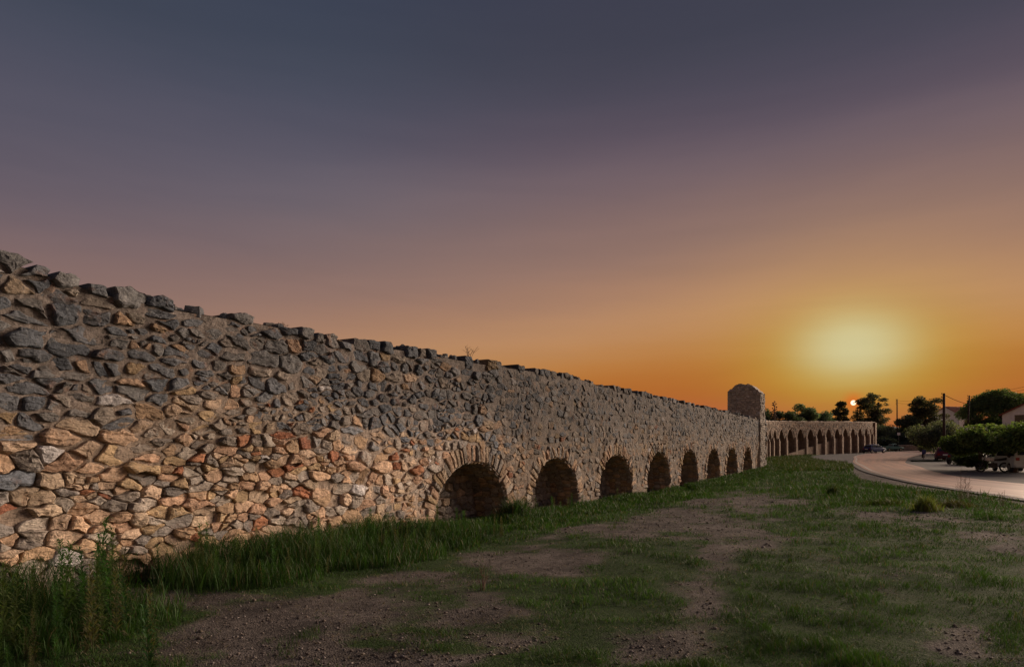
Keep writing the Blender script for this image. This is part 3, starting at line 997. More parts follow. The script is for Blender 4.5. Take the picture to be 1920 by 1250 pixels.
face_stones(ts, lambda a_, b_, h: tl(W(a_, T_H1 + h, b_)), T_U0, T_U1, 0.0, lambda a_: ttop(T_H1), (.13, .19), (.2, .5), [tuple(v * .62 for v in c) for c in TC])  # side stones coloured darker to offset the lamp light this face catches
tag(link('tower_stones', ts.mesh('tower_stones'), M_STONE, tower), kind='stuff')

# ------------------------------------------------------------------ far aqueduct with tall arches
FAR = [(19.4, 52.0), (at_px(1429, 66), 66.0), (at_px(1431, 80), 80.0), (at_px(1462, 92), 92.0), (at_px(1525, 101), 101.0), (at_px(1590, 111), 111.0), (at_px(1625, 118), 118.0), (at_px(1640, 124), 124.0)]
FP = spline(FAR, 400)
fs = np.r_[0, np.cumsum(np.hypot(*np.diff(FP, axis=0).T))]
FL = fs[-1]
def fpos(s): return np.interp(s, fs, FP[:, 0]), np.interp(s, fs, FP[:, 1])
def fnor(s):
    x0, y0 = fpos(s - .4); x1, y1 = fpos(s + .4)
    l = math.hypot(x1 - x0, y1 - y0)
    return (y1 - y0) / l, -(x1 - x0) / l
far_wall = empty('arched_aqueduct', (float(FAR[3][0]), float(FAR[3][1]), gz(*FAR[3])))
tag(far_wall, 'distant run of aqueduct with tall pointed arches beyond the tower', 'aqueduct')
fo = far_wall.location
def FW(s, h, z):
    x, y = fpos(s); n_ = fnor(s)
    return (x + n_[0] * h - fo.x, y + n_[1] * h - fo.y, z - fo.z)
def fbase(s):
    x, y = fpos(s); return gz(x, y)
def ftop(s):
    x, y = fpos(s)
    return EYE + float(np.interp(y, [50, 80, 92, 101, 111, 125], [2.1, 3.0, 3.44, 3.72, 4.08, 4.50]))
PITCH = 3.55
fa = Acc(); fi = Acc(); cop = Acc()
FC = (0.25, 0.175, 0.125)
nb = int((FL - 2.6) / PITCH)
s0 = FL - 2.6 - nb * PITCH
def quad(acc, p, col, flip=False):
    acc.add(p, [(0, 1, 2, 3) if not flip else (3, 2, 1, 0)], col)
def strip(acc, ss, lo, hi, h, col):
    for k in range(len(ss) - 1):
        quad(acc, [FW(ss[k], h, lo[k]), FW(ss[k + 1], h, lo[k + 1]), FW(ss[k + 1], h, hi[k + 1]), FW(ss[k], h, hi[k])], col)
strip(fa, [0, s0 * .5, s0], [fbase(0) - .3, fbase(s0 * .5) - .3, fbase(s0) - .3], [ftop(0), ftop(s0 * .5), ftop(s0)], 0, FC)
OW = 1.38                                     # half opening
for k in range(nb):
    c = s0 + (k + .5) * PITCH
    a0, a1 = c - PITCH / 2, c + PITCH / 2
    ap = ftop(c) - 1.05; sp = ap - 1.75; gb_ = fbase(c) - 0.4
    xs = OW * np.sin(np.linspace(-math.pi / 2, math.pi / 2, 13))
    zs = sp + (ap - sp) * (1 - (np.abs(xs) / OW) ** 1.9)
    strip(fa, [a0, c - OW], [gb_, gb_], [ftop(a0), ftop(c - OW)], 0, FC)
    strip(fa, [c + OW, a1], [gb_, gb_], [ftop(c + OW), ftop(a1)], 0, FC)
    strip(fa, list(c + xs), list(zs), [ftop(c + x) for x in xs], 0, FC)
    Cc = [(c - OW, gb_)] + list(zip(c + xs, zs)) + [(c + OW, gb_)]
    for j in range(len(Cc) - 1):
        (sa, za), (sb, zb) = Cc[j], Cc[j + 1]
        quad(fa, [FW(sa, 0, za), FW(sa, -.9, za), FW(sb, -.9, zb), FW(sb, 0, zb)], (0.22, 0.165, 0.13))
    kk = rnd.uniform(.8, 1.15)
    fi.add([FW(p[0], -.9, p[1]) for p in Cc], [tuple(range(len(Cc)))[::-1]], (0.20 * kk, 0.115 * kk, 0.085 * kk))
    # courses of rubble in the infill, in low relief
    zz = gb_ + .4
    while zz < ap - .5:
        x = c - OW + .05
        while x < c + OW - .25:
            w = rnd.uniform(.3, .8); x2 = min(x + w, c + OW - .05)
            hh = rnd.uniform(.2, .34); dd = rnd.uniform(.02, .07)
            half = OW * (1 - max(0, (zz + hh - sp) / (ap - sp))) ** .5 if zz + hh > sp else OW
            if abs(x - c) < half and abs(x2 - c) < half:
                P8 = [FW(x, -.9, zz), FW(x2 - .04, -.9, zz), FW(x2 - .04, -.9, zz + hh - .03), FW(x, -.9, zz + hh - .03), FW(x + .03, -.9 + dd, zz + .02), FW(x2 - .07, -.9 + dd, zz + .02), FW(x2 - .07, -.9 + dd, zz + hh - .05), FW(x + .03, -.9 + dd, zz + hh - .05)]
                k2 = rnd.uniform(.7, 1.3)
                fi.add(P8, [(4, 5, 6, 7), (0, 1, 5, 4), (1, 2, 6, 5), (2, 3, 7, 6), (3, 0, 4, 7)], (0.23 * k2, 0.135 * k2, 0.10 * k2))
            x = x2
        zz += .34
for k in range(nb):
    c = s0 + (k + .5) * PITCH; ap = ftop(c) - 1.05; sp = ap - 1.75
    zz = fbase(c) - .2
    while zz < ftop(c) - .25:
        x = c - PITCH / 2 + rnd.uniform(0, .2)
        hh = rnd.uniform(.16, .30)
        while x < c + PITCH / 2 - .15:
            w = rnd.uniform(.18, .55); x2 = x + w; zm = zz + hh / 2
            inside = False
            for xe in (x, x2):
                t_ = abs(xe - c) / (OW + .05)
                if t_ < 1 and zz < sp + (ap - sp) * (1 - t_ ** 1.9) + .05: inside = True
            if not inside and rnd.random() < .85:
                dd = rnd.uniform(.015, .07); k2 = rnd.uniform(.6, 1.25); j_ = lambda: rnd.uniform(-.03, .03)
                P8 = [FW(x, 0, zz), FW(x2 - .03, 0, zz), FW(x2 - .03, 0, zz + hh - .02), FW(x, 0, zz + hh - .02), FW(x + .03 + j_(), dd, zz + .03 + j_()), FW(x2 - .06 + j_(), dd, zz + .03 + j_()), FW(x2 - .06 + j_(), dd, zz + hh - .05 + j_()), FW(x + .03 + j_(), dd, zz + hh - .05 + j_())]
                fi.add(P8, [(4, 5, 6, 7), (0, 1, 5, 4), (1, 2, 6, 5), (2, 3, 7, 6), (3, 0, 4, 7)], tuple(v * k2 for v in rnd.choice([(.27, .19, .135), (.24, .185, .145), (.30, .22, .16), (.20, .17, .145)])))
            x = x2
        zz += hh
def fbox(acc, s_a, s_b, h0, h1, z0, z1, col):
    P8 = [FW(s_a, h0, z0), FW(s_b, h0, z0), FW(s_b, h1, z0), FW(s_a, h1, z0), FW(s_a, h0, z1), FW(s_b, h0, z1), FW(s_b, h1, z1), FW(s_a, h1, z1)]
    acc.add(P8, [(0, 1, 2, 3), (7, 6, 5, 4), (0, 4, 5, 1), (1, 5, 6, 2), (2, 6, 7, 3), (3, 7, 4, 0)], col)
for k in range(nb + 1):                       # projecting piers
    s = s0 + k * PITCH
    pz = ftop(s) - 1.05 - rnd.uniform(1.3, 1.6)
    pa = Acc(); kk = rnd.uniform(.92, 1.15)
    fbox(pa, s - .30, s + .30, 0.003, .26, fbase(s) - .3, pz, (0.34 * kk, 0.26 * kk, 0.20 * kk))
    fbox(pa, s - .22, s + .22, 0.003, .20, pz + .003, pz + .35, (0.30 * kk, 0.23 * kk, 0.18 * kk))
    link('pier', pa.mesh('pier'), M_FARSTONE, far_wall)
# top, back and coping
sv = list(np.linspace(0, FL, 110))
for k in range(109):
    quad(fa, [FW(sv[k], -1.3, fbase(sv[k]) - .3), FW(sv[k + 1], -1.3, fbase(sv[k + 1]) - .3), FW(sv[k + 1], -1.3, ftop(sv[k + 1])), FW(sv[k], -1.3, ftop(sv[k]))], FC, True)
    fbox(cop, sv[k], sv[k + 1], -1.36, .07, ftop(sv[k]) + .002, ftop(sv[k]) + .10 + rnd.uniform(-.05, .10), (0.40, 0.33, 0.27))
# end buttress with a sloping foot
bz = fbase(FL - 1) - .4; tz = ftop(FL - 1)
strip(fa, [FL - 2.6, FL - 1.9], [bz, bz], [tz, tz], 0, FC)
fbox(fa, FL - 1.55, FL, -1.3, .35, bz, tz, FC)
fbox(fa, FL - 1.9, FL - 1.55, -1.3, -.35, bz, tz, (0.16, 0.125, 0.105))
fa.add([FW(FL + .003, -1.3, bz), FW(FL + .003, .35, bz), FW(FL + .003, .35, tz - .6), FW(FL + .003, -1.3, tz - .6), FW(FL + 1.3, -1.3, bz), FW(FL + 1.3, .35, bz)], [(0, 1, 2, 3), (1, 5, 2), (0, 3, 4), (3, 2, 5, 4), (0, 4, 5, 1)], FC)
link('aqueduct_core', fa.mesh('aqueduct_core'), M_FARSTONE, far_wall)
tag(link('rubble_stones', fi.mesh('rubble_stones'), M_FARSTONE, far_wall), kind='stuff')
link('coping', cop.mesh('coping'), M_FARSTONE, far_wall)

# ------------------------------------------------------------------ grass and weeds
def blades(x, y, hgt, wid, lean, col, seg=2, z0=None, seed=1):
    """arched tapering blades as triangles"""
    r = np.random.default_rng(seed)
    n = len(x)
    if z0 is None: z0 = ground_z(x, y) - 0.01
    an = r.uniform(0, 2 * np.pi, n); la = r.uniform(0, 2 * np.pi, n)
    ca, sa = np.cos(an) * wid / 2, np.sin(an) * wid / 2
    lx, ly = np.cos(la) * lean * hgt, np.sin(la) * lean * hgt
    V = []
    for k in range(seg):
        t = k / seg; w = 1 - t * 0.55
        ox, oy = lx * t * t, ly * t * t
        V.append(np.stack([x - ca * w + ox, y - sa * w + oy, z0 + hgt * t], -1))
        V.append(np.stack([x + ca * w + ox, y + sa * w + oy, z0 + hgt * t], -1))
    V.append(np.stack([x + lx, y + ly, z0 + hgt * (1 - 0.25 * lean)], -1))
    nvb = 2 * seg + 1
    V = np.stack(V, 1)
    b0 = np.arange(n) * nvb
    T = []
    for k in range(seg - 1):
        a = 2 * k
        T.append(np.stack([b0 + a, b0 + a + 1, b0 + a + 3], -1)); T.append(np.stack([b0 + a, b0 + a + 3, b0 + a + 2], -1))
    T.append(np.stack([b0 + 2 * seg - 2, b0 + 2 * seg - 1, b0 + 2 * seg], -1))
    T = np.stack(T, 1).reshape(-1, 3)
    C = np.repeat(col[:, None, :], nvb, 1).reshape(-1, 3)
    return V.reshape(-1, 3), T, C

def gcol(n, base, seed, var=0.35, dry=0.1):
    r = np.random.default_rng(seed)
    c = np.array(base)[None] * (1 + var * r.uniform(-1, 1, (n, 1)))
    c = c * (1 + 0.15 * r.uniform(-1, 1, (n, 3)))
    d = r.random(n) < dry
    c[d] = np.array((0.13, 0.105, 0.055)) * r.uniform(.6, 1.3, (d.sum(), 1))
    return c

# short turf over the field, denser where cover is high and close to the camera
N = 520000
r = np.random.default_rng(3)
yy = 4.4 + (r.random(N) ** 2.0) * 52
xx = yy * r.uniform(-0.80, 0.80, N) + r.normal(0, .3, N)
cv = grass_cover(xx, yy) + (fbm(xx * 5, yy * 5, 90, 2) - .5) * .5
u_, h_ = wall_uh(xx, yy)
on_lay = np.zeros(len(xx), bool)
for i in range(i0, i1, 2):
    t_ = (xx - RR[i, 0]) * .93 - (yy - RR[i, 1]) * .36; o_ = (xx - RR[i, 0]) * .36 + (yy - RR[i, 1]) * .93
    on_lay |= (t_ > -.1) & (t_ < lw[i - i0] + .1) & (np.abs(o_) < 1.2)
keep = ~on_lay & (cv > 0.34) & (r.random(N) < np.clip((cv - .25) * 1.6, 0, 1)) & (h_ > 0.05) & (road_dist(xx, yy) > 0.55)
xx, yy, cv = xx[keep], yy[keep], cv[keep]
hg = (0.03 + 0.055 * r.random(len(xx)) * (0.4 + cv)) * np.clip(yy / 12, 0.8, 1.9)
tf = fbm(xx * 2.6, yy * 2.6, 130, 3)
hg = hg * (.45 + 2.6 * np.clip(tf - .35, 0, 1) ** 1.3 * 1.5)
wd = 0.005 * np.clip(yy / 6, 1, 5)
big = fbm(xx * .5, yy * .5, 33, 3)[:, None]
colr = gcol(len(xx), (0.042, 0.092, 0.018), 4, .4, .06) * (0.65 + 0.75 * big)
V, T, C = blades(xx, yy, hg, wd, 0.5, colr, 2, None, 5)
tag(link('turf', tri_mesh('turf', V, T, C), M_GRASS), 'short patchy green turf over the stony field', 'grass', kind='stuff')

# dry straw and litter lying on the bare earth
N = 30000
yy = 4.3 + r.random(N) ** 1.7 * 24; xx = yy * r.uniform(-.8, .82, N)
cv = grass_cover(xx, yy); u_, h_ = wall_uh(xx, yy)
keep = (h_ > .1) & (road_dist(xx, yy) > .5) & (cv > .12) & (cv < .75) & (fbm(xx * 1.4, yy * 1.4, 140, 3) + .2 * r.random(N) > .5)
xx, yy = xx[keep], yy[keep]; n = len(xx)
cs_ = np.array([(.20, .16, .105), (.13, .10, .07), (.27, .23, .17)])[r.integers(0, 3, n)] * r.uniform(.6, 1.3, (n, 1))
V, T, C = blades(xx, yy, r.uniform(.02, .055, n), .004 * np.clip(yy / 6, 1, 4), 2.4, cs_, 2, ground_z(xx, yy) + .004, 16)
V[:, 2] = np.maximum(V[:, 2], ground_z(V[:, 0], V[:, 1]) + .003)
tag(link('straw', tri_mesh('straw', V, T, C), M_GRASS), 'dry straw and leaf litter on the bare earth', 'litter', kind='stuff')
# rougher grass farther out, between the wall end and the road
N = 90000
yy = 46 + r.random(N) * 56; xx = at_px(r.uniform(1250, 1700, N), yy)
u_, h_ = wall_uh(xx, yy)
fd = np.full(N, 99.0)
for i in range(0, 400, 8): fd = np.minimum(fd, np.hypot(xx - FP[i, 0], yy - FP[i, 1]))
shl = np.full(N, 99.0)
for i in range(j0, j1, 4):
    c_ = RL[i] - dirn[i] * sw[i - j0] * .5
    shl = np.minimum(shl, np.hypot(xx - c_[0], yy - c_[1]) - sw[i - j0] * .5 - .2)
keep = (road_dist(xx, yy) > .5) & (shl > 0) & (fd > .35) & ((u_ > U_END + .5) | (h_ > .2)) & (fbm(xx * .4, yy * .4, 71, 3) + .25 * r.random(N) > .5) & (xx > at_px(1436, yy) - 3)
xx, yy = xx[keep], yy[keep]
hg = r.uniform(.1, .34, len(xx)) * (0.5 + fbm(xx * .3, yy * .3, 72, 2))
V, T, C = blades(xx, yy, hg, np.full(len(xx), .045), .5, gcol(len(xx), (0.046, 0.075, 0.022), 14, .4, .15), 2, None, 15)
tag(link('rough_grass', tri_mesh('rough_grass', V, T, C), M_GRASS), 'rough green grass between the wall end and the road bend', 'grass', kind='stuff')

# tall lush grass in the belt along the wall foot
N = 150000
u = -2.5 + r.random(N) ** 1.5 * 54
h = 0.08 + 3.3 * r.random(N) ** 1.25
dens = fbm(u * 0.8, h * 1.5, 55, 3)
gapk = 1 - 0.97 * np.exp(-((u - .85 - .1 * h) / .6) ** 2)
keep = (dens > 0.38) & (r.random(N) < gapk) & (h < 2.5 + 1.1 * (fbm(u * .9, h * .4, 56, 3) - .5) * 2)
u, h, dens = u[keep], h[keep], dens[keep]
x = P0[0] + u * TD[0] + h * ND[0]; y = P0[1] + u * TD[1] + h * ND[1]
hg = r.uniform(.16, .62, len(u)) * np.exp(-np.maximum(h - .8, 0) / 1.7) * (0.55 + dens) * np.interp(u, [0, 6.5, 9, 25], [1, 1, .45, .5])
V, T, C = blades(x, y, hg, 0.008 * np.clip(y / 8, 1, 4), 0.35, gcol(len(u), (0.036, 0.080, 0.018), 6, .4, .07), 3, None, 7)
tag(link('tall_grass', tri_mesh('tall_grass', V, T, C), M_GRASS), 'tall lush green grass along the foot of the wall', 'grass', kind='stuff')

# upright weeds with narrow leaves up the stem
def make_weed(hh, seed, nleaf, leaf=0.18, colr=(0.042, 0.105, 0.026), stemc=(0.08, 0.11, 0.04)):
    rd_ = random.Random(seed)
    root = empty('weed')
    st = Acc()
    bend = (rd_.uniform(-.07, .07) * hh, rd_.uniform(-.07, .07) * hh)
    def axis_p(t): return Vector((bend[0] * t * t, bend[1] * t * t, hh * t))
    tube(st, [axis_p(k / 5) for k in range(6)], [0.006, .0055, .005, .004, .003, .0015], 5, stemc)
    link('stem', st.mesh('stem'), M_LEAF, root)
    lf = Acc()
    for k in range(nleaf):
        t = (k + rd_.random()) / nleaf
        t = 0.06 + 0.94 * t
        p = axis_p(t)
        an = k * 2.4 + rd_.uniform(-.3, .3)
        L = leaf * (1.15 - 0.55 * t) * rd_.uniform(.7, 1.2)
        el_ = R(rd_.uniform(5, 60))
        d = Vector((math.cos(an) * math.cos(el_), math.sin(an) * math.cos(el_), math.sin(el_)))
        sd2 = Vector((-math.sin(an), math.cos(an), 0)) * L * 0.075
        mid = p + d * L * .5 + Vector((0, 0, L * .06)); tip = p + d * L - Vector((0, 0, L * rd_.uniform(.1, .4)))
        kk = rd_.uniform(.65, 1.35) * (0.75 + .5 * t)
        c = (colr[0] * kk, colr[1] * kk, colr[2] * kk)
        lf.add([tuple(p), tuple(mid - sd2), tuple(mid + sd2), tuple(tip)], [(0, 1, 2), (1, 3, 2)], c)
    tag(link('foliage', lf.mesh('foliage'), M_LEAF, root), kind='stuff')
    return root
WCOL = [(.042, .105, .026), (.060, .110, .030), (.036, .090, .030), (.075, .105, .035), (.042, .105, .026), (.10, .095, .045)]
protos = [make_weed(h_, i, n_, .18 - .01 * i, WCOL[i]) for i, (h_, n_) in enumerate([(1.05, 190), (.9, 170), (.75, 150), (.95, 180), (.65, 130), (.8, 150)])]
used = set()
def place_weed(x, y, s, label, group):
    i = rnd.randrange(len(protos))
    o = protos[i] if i not in used else copy_tree(protos[i])
    used.add(i)
    o.location = (x, y, gz(x, y) - 0.01); o.rotation_euler = (0, 0, rnd.uniform(0, 6.28)); o.scale = (s, s, s)
    tag(o, label, 'weed', group)
for k in range(46):                           # the tall stand in the near corner
    yv = rnd.uniform(4.9, 7.6); pxv = rnd.uniform(-20, 300) if yv < 6.6 else rnd.uniform(-10, 240)
    xv = at_px(pxv, yv)
    if wall_uh(xv, yv)[1] < .12: continue
    place_weed(xv, yv, rnd.choice([.45, .55, .6, .7, .8, .95]) * (1 if yv > 5.6 else .8), 'tall leafy green weed in the dense stand at the near corner of the wall', 'tall weeds at the near corner of the wall')
for k in range(120):                           # along the foot
    uu = rnd.uniform(1.6, 7.8); hh = .15 + 2.3 * rnd.random()
    p = W(uu, hh, 0)
    w_ = 'just past the bare gap' if uu < 3.6 else ('halfway to the first arch' if uu < 5.8 else 'just before the first arch')
    place_weed(p[0], p[1], rnd.uniform(.38, .80) * (1 - .12 * hh), 'leafy green weed in the strip along the wall foot, ' + w_, 'weeds along the wall foot before the first arch')
ORD = ['first', 'second', 'third', 'fourth', 'fifth', 'sixth', 'seventh', 'eighth', 'ninth']
for k in range(30):
    uu = rnd.choice([rnd.uniform(11.3, 14), rnd.uniform(12, 40)]); p = W(uu, rnd.uniform(.15, 1.4), 0)
    ia = min(range(9), key=lambda i: abs(ARCH_U[i] - uu))
    place_weed(p[0], p[1], rnd.uniform(.35, .6), 'leafy green weed growing in front of the %s arch from the near end' % ORD[ia], 'weeds in front of the arches')

def bush_tuft(name, label, px, Y, n, h, colr, spread, group=None, twig=False):
    x, y = at_px(px, Y), Y
    rr = np.random.default_rng(int(px) * 7 + 1)
    o = empty(name, (x, y, gz(x, y)))
    if twig:
        a = Acc()
        for k in range(n):
            an = rr.uniform(0, 6.28); s_ = rr.uniform(0, spread); hh = h * rr.uniform(.5, 1)
            b_ = Vector((math.cos(an) * s_ * .4, math.sin(an) * s_ * .4, -.02)); t_ = Vector((math.cos(an) * s_, math.sin(an) * s_, hh))
            m_ = (b_ + t_) / 2 + Vector((rr.uniform(-.03, .03), rr.uniform(-.03, .03), 0))
            tube(a, [b_, m_, t_], [.006, .004, .002], 4, colr)
            for j in range(4):
                q0 = b_ + (t_ - b_) * rr.uniform(.4, 1); q1 = q0 + Vector((rr.uniform(-.1, .1), rr.uniform(-.1, .1), rr.uniform(.05, .16))) * h
                tube(a, [q0, q1], [.003, .0015], 3, colr)
        link('twigs', a.mesh('twigs'), M_TWIG, o)
    else:
        xx = rr.normal(0, spread * .5, n); yy = rr.normal(0, spread * .5, n)
        V, T, C = blades(xx, yy, h * rr.uniform(.4, 1, n) * np.exp(-np.hypot(xx, yy) / spread * .6), np.full(n, .02), .45, gcol(n, colr, int(px)), 3, np.full(n, -.02), int(px) + 3)
        tag(link('foliage', tri_mesh('foliage', V, T, C), M_GRASS, o), kind='stuff')
    return tag(o, label, 'plant', group)
bush_tuft('grass_clump', 'yellow green bushy clump standing alone between dirt and road', 1735, 17.6, 420, .66, (.15, .18, .05), .3)
bush_tuft('dry_weed', 'tall dry brown weed by the road edge, the leftmost of two', 1803, 21.0, 12, .95, (.1, .07, .05), .25, twig=True)
bush_tuft('dry_weed', 'shorter dry brown weed by the road edge, the rightmost of two', 1819, 20.5, 8, .7, (.1, .07, .05), .2, twig=True)
bush_tuft('grass_clump', 'dark green upright clump in the field right of the dirt track', 1562, 23.5, 300, .6, (.04, .07, .02), .2)
bush_tuft('grass_clump', 'low olive green clump left of the bushy yellow one', 1660, 19.5, 600, .32, (.07, .10, .03), .6)
bush_tuft('grass_clump', 'low dry grass clump right of the bushy yellow one', 1790, 19.0, 500, .35, (.09, .09, .04), .5)
bush_tuft('dry_weed', 'thin dry stalks alone in the right hand field', 1880, 19.0, 7, .5, (.1, .075, .05), .15, twig=True)
bush_tuft('dry_weed', 'small dry stalk on the bare earth in front of the wall', 905, 8.0, 6, .3, (.1, .075, .05), .1, twig=True)
bush_tuft('leafy_plant', 'big leafy green plant beside the pier right of the first arch', 968, 17.2, 800, .95, (.045, .085, .03), .45)

# weeds on the wall top
def top_weed(px, u, hh, n, label, spread):
    p = W(u, -0.25, float(wtop(u)) - 0.05)
    o = empty('dry_weed', p)
    a = Acc(); rr = random.Random(px)
    for k in range(n):
        an = rr.uniform(0, 6.28); h2 = hh * rr.uniform(.5, 1)
        t_ = Vector((math.cos(an) * spread * rr.random(), math.sin(an) * spread * rr.random(), h2))
        tube(a, [(0, 0, -.05), t_ * .5 + Vector((0, 0, .04)), t_], [.006, .005, .003], 4)
        for j in range(3):
            q0 = t_ * rr.uniform(.5, 1); tube(a, [q0, q0 + Vector((rr.uniform(-.4, .4) * spread, rr.uniform(-.4, .4) * spread, hh * .22))], [.004, .002], 3)
    link('twigs', a.mesh('twigs'), M_TWIG, o)
    tag(o, label, 'weed')
def u_of_px(px): return (13262.0 / (1691 - px) - 7.84) / 0.8634
top_weed(895, u_of_px(895), .42, 7, 'tallest dry twiggy weed on the wall top above the first arch', .32)
top_weed(545, u_of_px(545), .12, 6, 'tiny dry tuft on the wall top, left of two', .15)
top_weed(590, u_of_px(590), .13, 5, 'tiny dry tuft on the wall top, right of two', .12)
top_weed(1222, u_of_px(1222), .25, 3, 'single dark stub of a plant on the wall top above the fourth arch', .05)
top_weed(380, u_of_px(380), .07, 3, 'single short dry sprig on the wall top near the left edge', .04)

# pebbles on the bare earth
N = 60000
yy = 4.3 + r.random(N) ** 1.8 * 20; xx = yy * r.uniform(-.8, .82, N)
cv = grass_cover(xx, yy); u_, h_ = wall_uh(xx, yy)
keep = (cv < .55) & (h_ > .1) & (road_dist(xx, yy) > .4) & (r.random(N) < 1.1 - cv)
xx, yy = xx[keep], yy[keep]; n = len(xx)
dr_ = fbm(xx * 1.1, yy * 1.1, 120, 3)
sz = (0.004 + 0.015 * r.random(n) ** 4 * (.4 + 1.2 * dr_) + 0.02 * (r.random(n) < 0.003)) * np.clip(yy / 9, 1, 1.8)
zz = ground_z(xx, yy)
oct_ = np.array([(1, 0, 0), (0, 1, 0), (-1, 0, 0), (0, -1, 0), (0, 0, .6), (0, 0, -.6)])
PV = oct_[None] * sz[:, None, None] * r.uniform(.55, 1.35, (n, 6, 1))
an = r.uniform(0, 6.28, n); ca, sa = np.cos(an)[:, None], np.sin(an)[:, None]
PX = PV[:, :, 0] * ca - PV[:, :, 1] * sa; PY = PV[:, :, 0] * sa + PV[:, :, 1] * ca
V = np.stack([PX + xx[:, None], PY + yy[:, None], PV[:, :, 2] + zz[:, None] + sz[:, None] * .25], -1).reshape(-1, 3)
tt = np.array([(0, 1, 4), (1, 2, 4), (2, 3, 4), (3, 0, 4), (1, 0, 5), (2, 1, 5), (3, 2, 5), (0, 3, 5)])
T = (np.arange(n)[:, None, None] * 6 + tt[None]).reshape(-1, 3)
pc = np.array([(.13, .105, .09), (.18, .15, .13), (.10, .08, .07), (.24, .21, .195)])[r.integers(0, 4, n)] * r.uniform(.6, 1.2, (n, 1))
pm = tri_mesh('gravel', V, T, np.repeat(pc[:, None], 6, 1).reshape(-1, 3))
M_PEB, q, b = new_mat('pebble')
q.t.links.new(q.n('ShaderNodeAttribute', attribute_name='Col').outputs['Color'], b.inputs['Base Color']); b.inputs['Roughness'].default_value = .9; b.inputs['Specular IOR Level'].default_value = .2
tag(link('gravel', pm, M_PEB), 'loose gravel on the bare brown earth', 'gravel', kind='stuff')

# ------------------------------------------------------------------ trees
def crown_mesh(name, clumps, n, leaf, colr, seed, var=.4, needle=False, tilt=.0):
    rr = np.random.default_rng(seed)
    vols = np.array([c[3] * c[4] * c[5] for c in clumps]); k = rr.choice(len(clumps), n, p=vols / vols.sum())
    cl = np.array(clumps)[k]
    d = rr.normal(0, 1, (n, 3)); d /= np.linalg.norm(d, axis=1)[:, None]
    rad = rr.random(n) ** (1 / 2.6) * rr.uniform(.9, 1.08, n)
    P = cl[:, :3] + d * rad[:, None] * cl[:, 3:6]
    ax = rr.normal(0, 1, (n, 3)); ax /= np.linalg.norm(ax, axis=1)[:, None]
    b2 = np.cross(ax, rr.normal(0, 1, (n, 3))); b2 /= np.linalg.norm(b2, axis=1)[:, None]
    L = leaf * rr.uniform(.6, 1.4, n)[:, None]; w = .22 if needle else .5
    V = np.stack([P - ax * L, P + b2 * L * w, P + ax * L, P - b2 * L * w], 1)
    V[:, 2] += np.cross(ax, b2) * L * .25
    T = np.stack([np.arange(n) * 4, np.arange(n) * 4 + 1, np.arange(n) * 4 + 2, np.arange(n) * 4 + 3], -1)
    ck = rr.uniform(1 - var * .7, 1 + var * .7, len(clumps))[k] * rr.uniform(1 - var, 1 + var, n)
    C = np.array(colr)[None] * ck[:, None] * rr.uniform(.88, 1.12, (n, 3))
    return tri_mesh(name, V.reshape(-1, 3), T, np.repeat(C[:, None], 4, 1).reshape(-1, 3))

def tree(name, label, cat, px, Y, clumps, n, leaf, colr, trunk_r, trunk_h, seed, group=None, limbs=6, needle=False, var=.4, px_is_x=False):
    x = px if px_is_x else at_px(px, Y)
    z0 = gz(x, Y)
    o = empty(name, (x, Y, z0))
    tag(o, label, cat, group)
    a = Acc(); rr = random.Random(seed)
    lean = (rr.uniform(-.1, .1) * trunk_h, rr.uniform(-.1, .1) * trunk_h)
    def ax(t): return Vector((lean[0] * t, lean[1] * t, trunk_h * t - .1))
    tube(a, [ax(k / 5) for k in range(6)], [trunk_r * (1.25 - .6 * k / 5) for k in range(6)], 8)
    for k in range(min(limbs, len(clumps) * 2)):
        c = clumps[k % len(clumps)]
        s_ = ax(rr.uniform(.55, .98)); e_ = Vector((c[0] + rr.uniform(-.3, .3) * c[3], c[1] + rr.uniform(-.3, .3) * c[4], c[2] + rr.uniform(-.2, .4) * c[5]))
        m_ = s_.lerp(e_, .5) + Vector((rr.uniform(-.2, .2), rr.uniform(-.2, .2), rr.uniform(0, .3)))
        tube(a, [s_, m_, e_], [trunk_r * .5, trunk_r * .33, trunk_r * .12], 6)
    link('trunk', a.mesh('trunk', True), M_BARK, o)
    link('crown', crown_mesh('crown', clumps, n, leaf, colr, seed, var, needle), M_LEAF, o)
    return o

def cl_round(R_, H0, H1, n, seed, rz=.75, sq=.42):
    """clumps filling a round crown of radius R_ between heights H0 and H1"""
    rr = random.Random(seed); L = []
    for k in range(n):
        an = k * 2.4 + rr.uniform(-.4, .4); t = (k + .5) / n
        rr_ = R_ * rz * math.sqrt(rr.uniform(.05, 1)); zz = H0 + (H1 - H0) * (0.25 + .6 * rr.random() * (1 - .45 * (rr_ / R_) ** 2))
        s_ = R_ * sq * rr.uniform(.7, 1.2)
        L.append((math.cos(an) * rr_, math.sin(an) * rr_, zz, s_, s_, s_ * .72))
    return L
G_MUL = (.115, .160, .060); G_OLV = (.130, .145, .110); G_PIN = (.075, .075, .055); G_DRK = (.095, .115, .090); G_DOM = (.095, .135, .065)
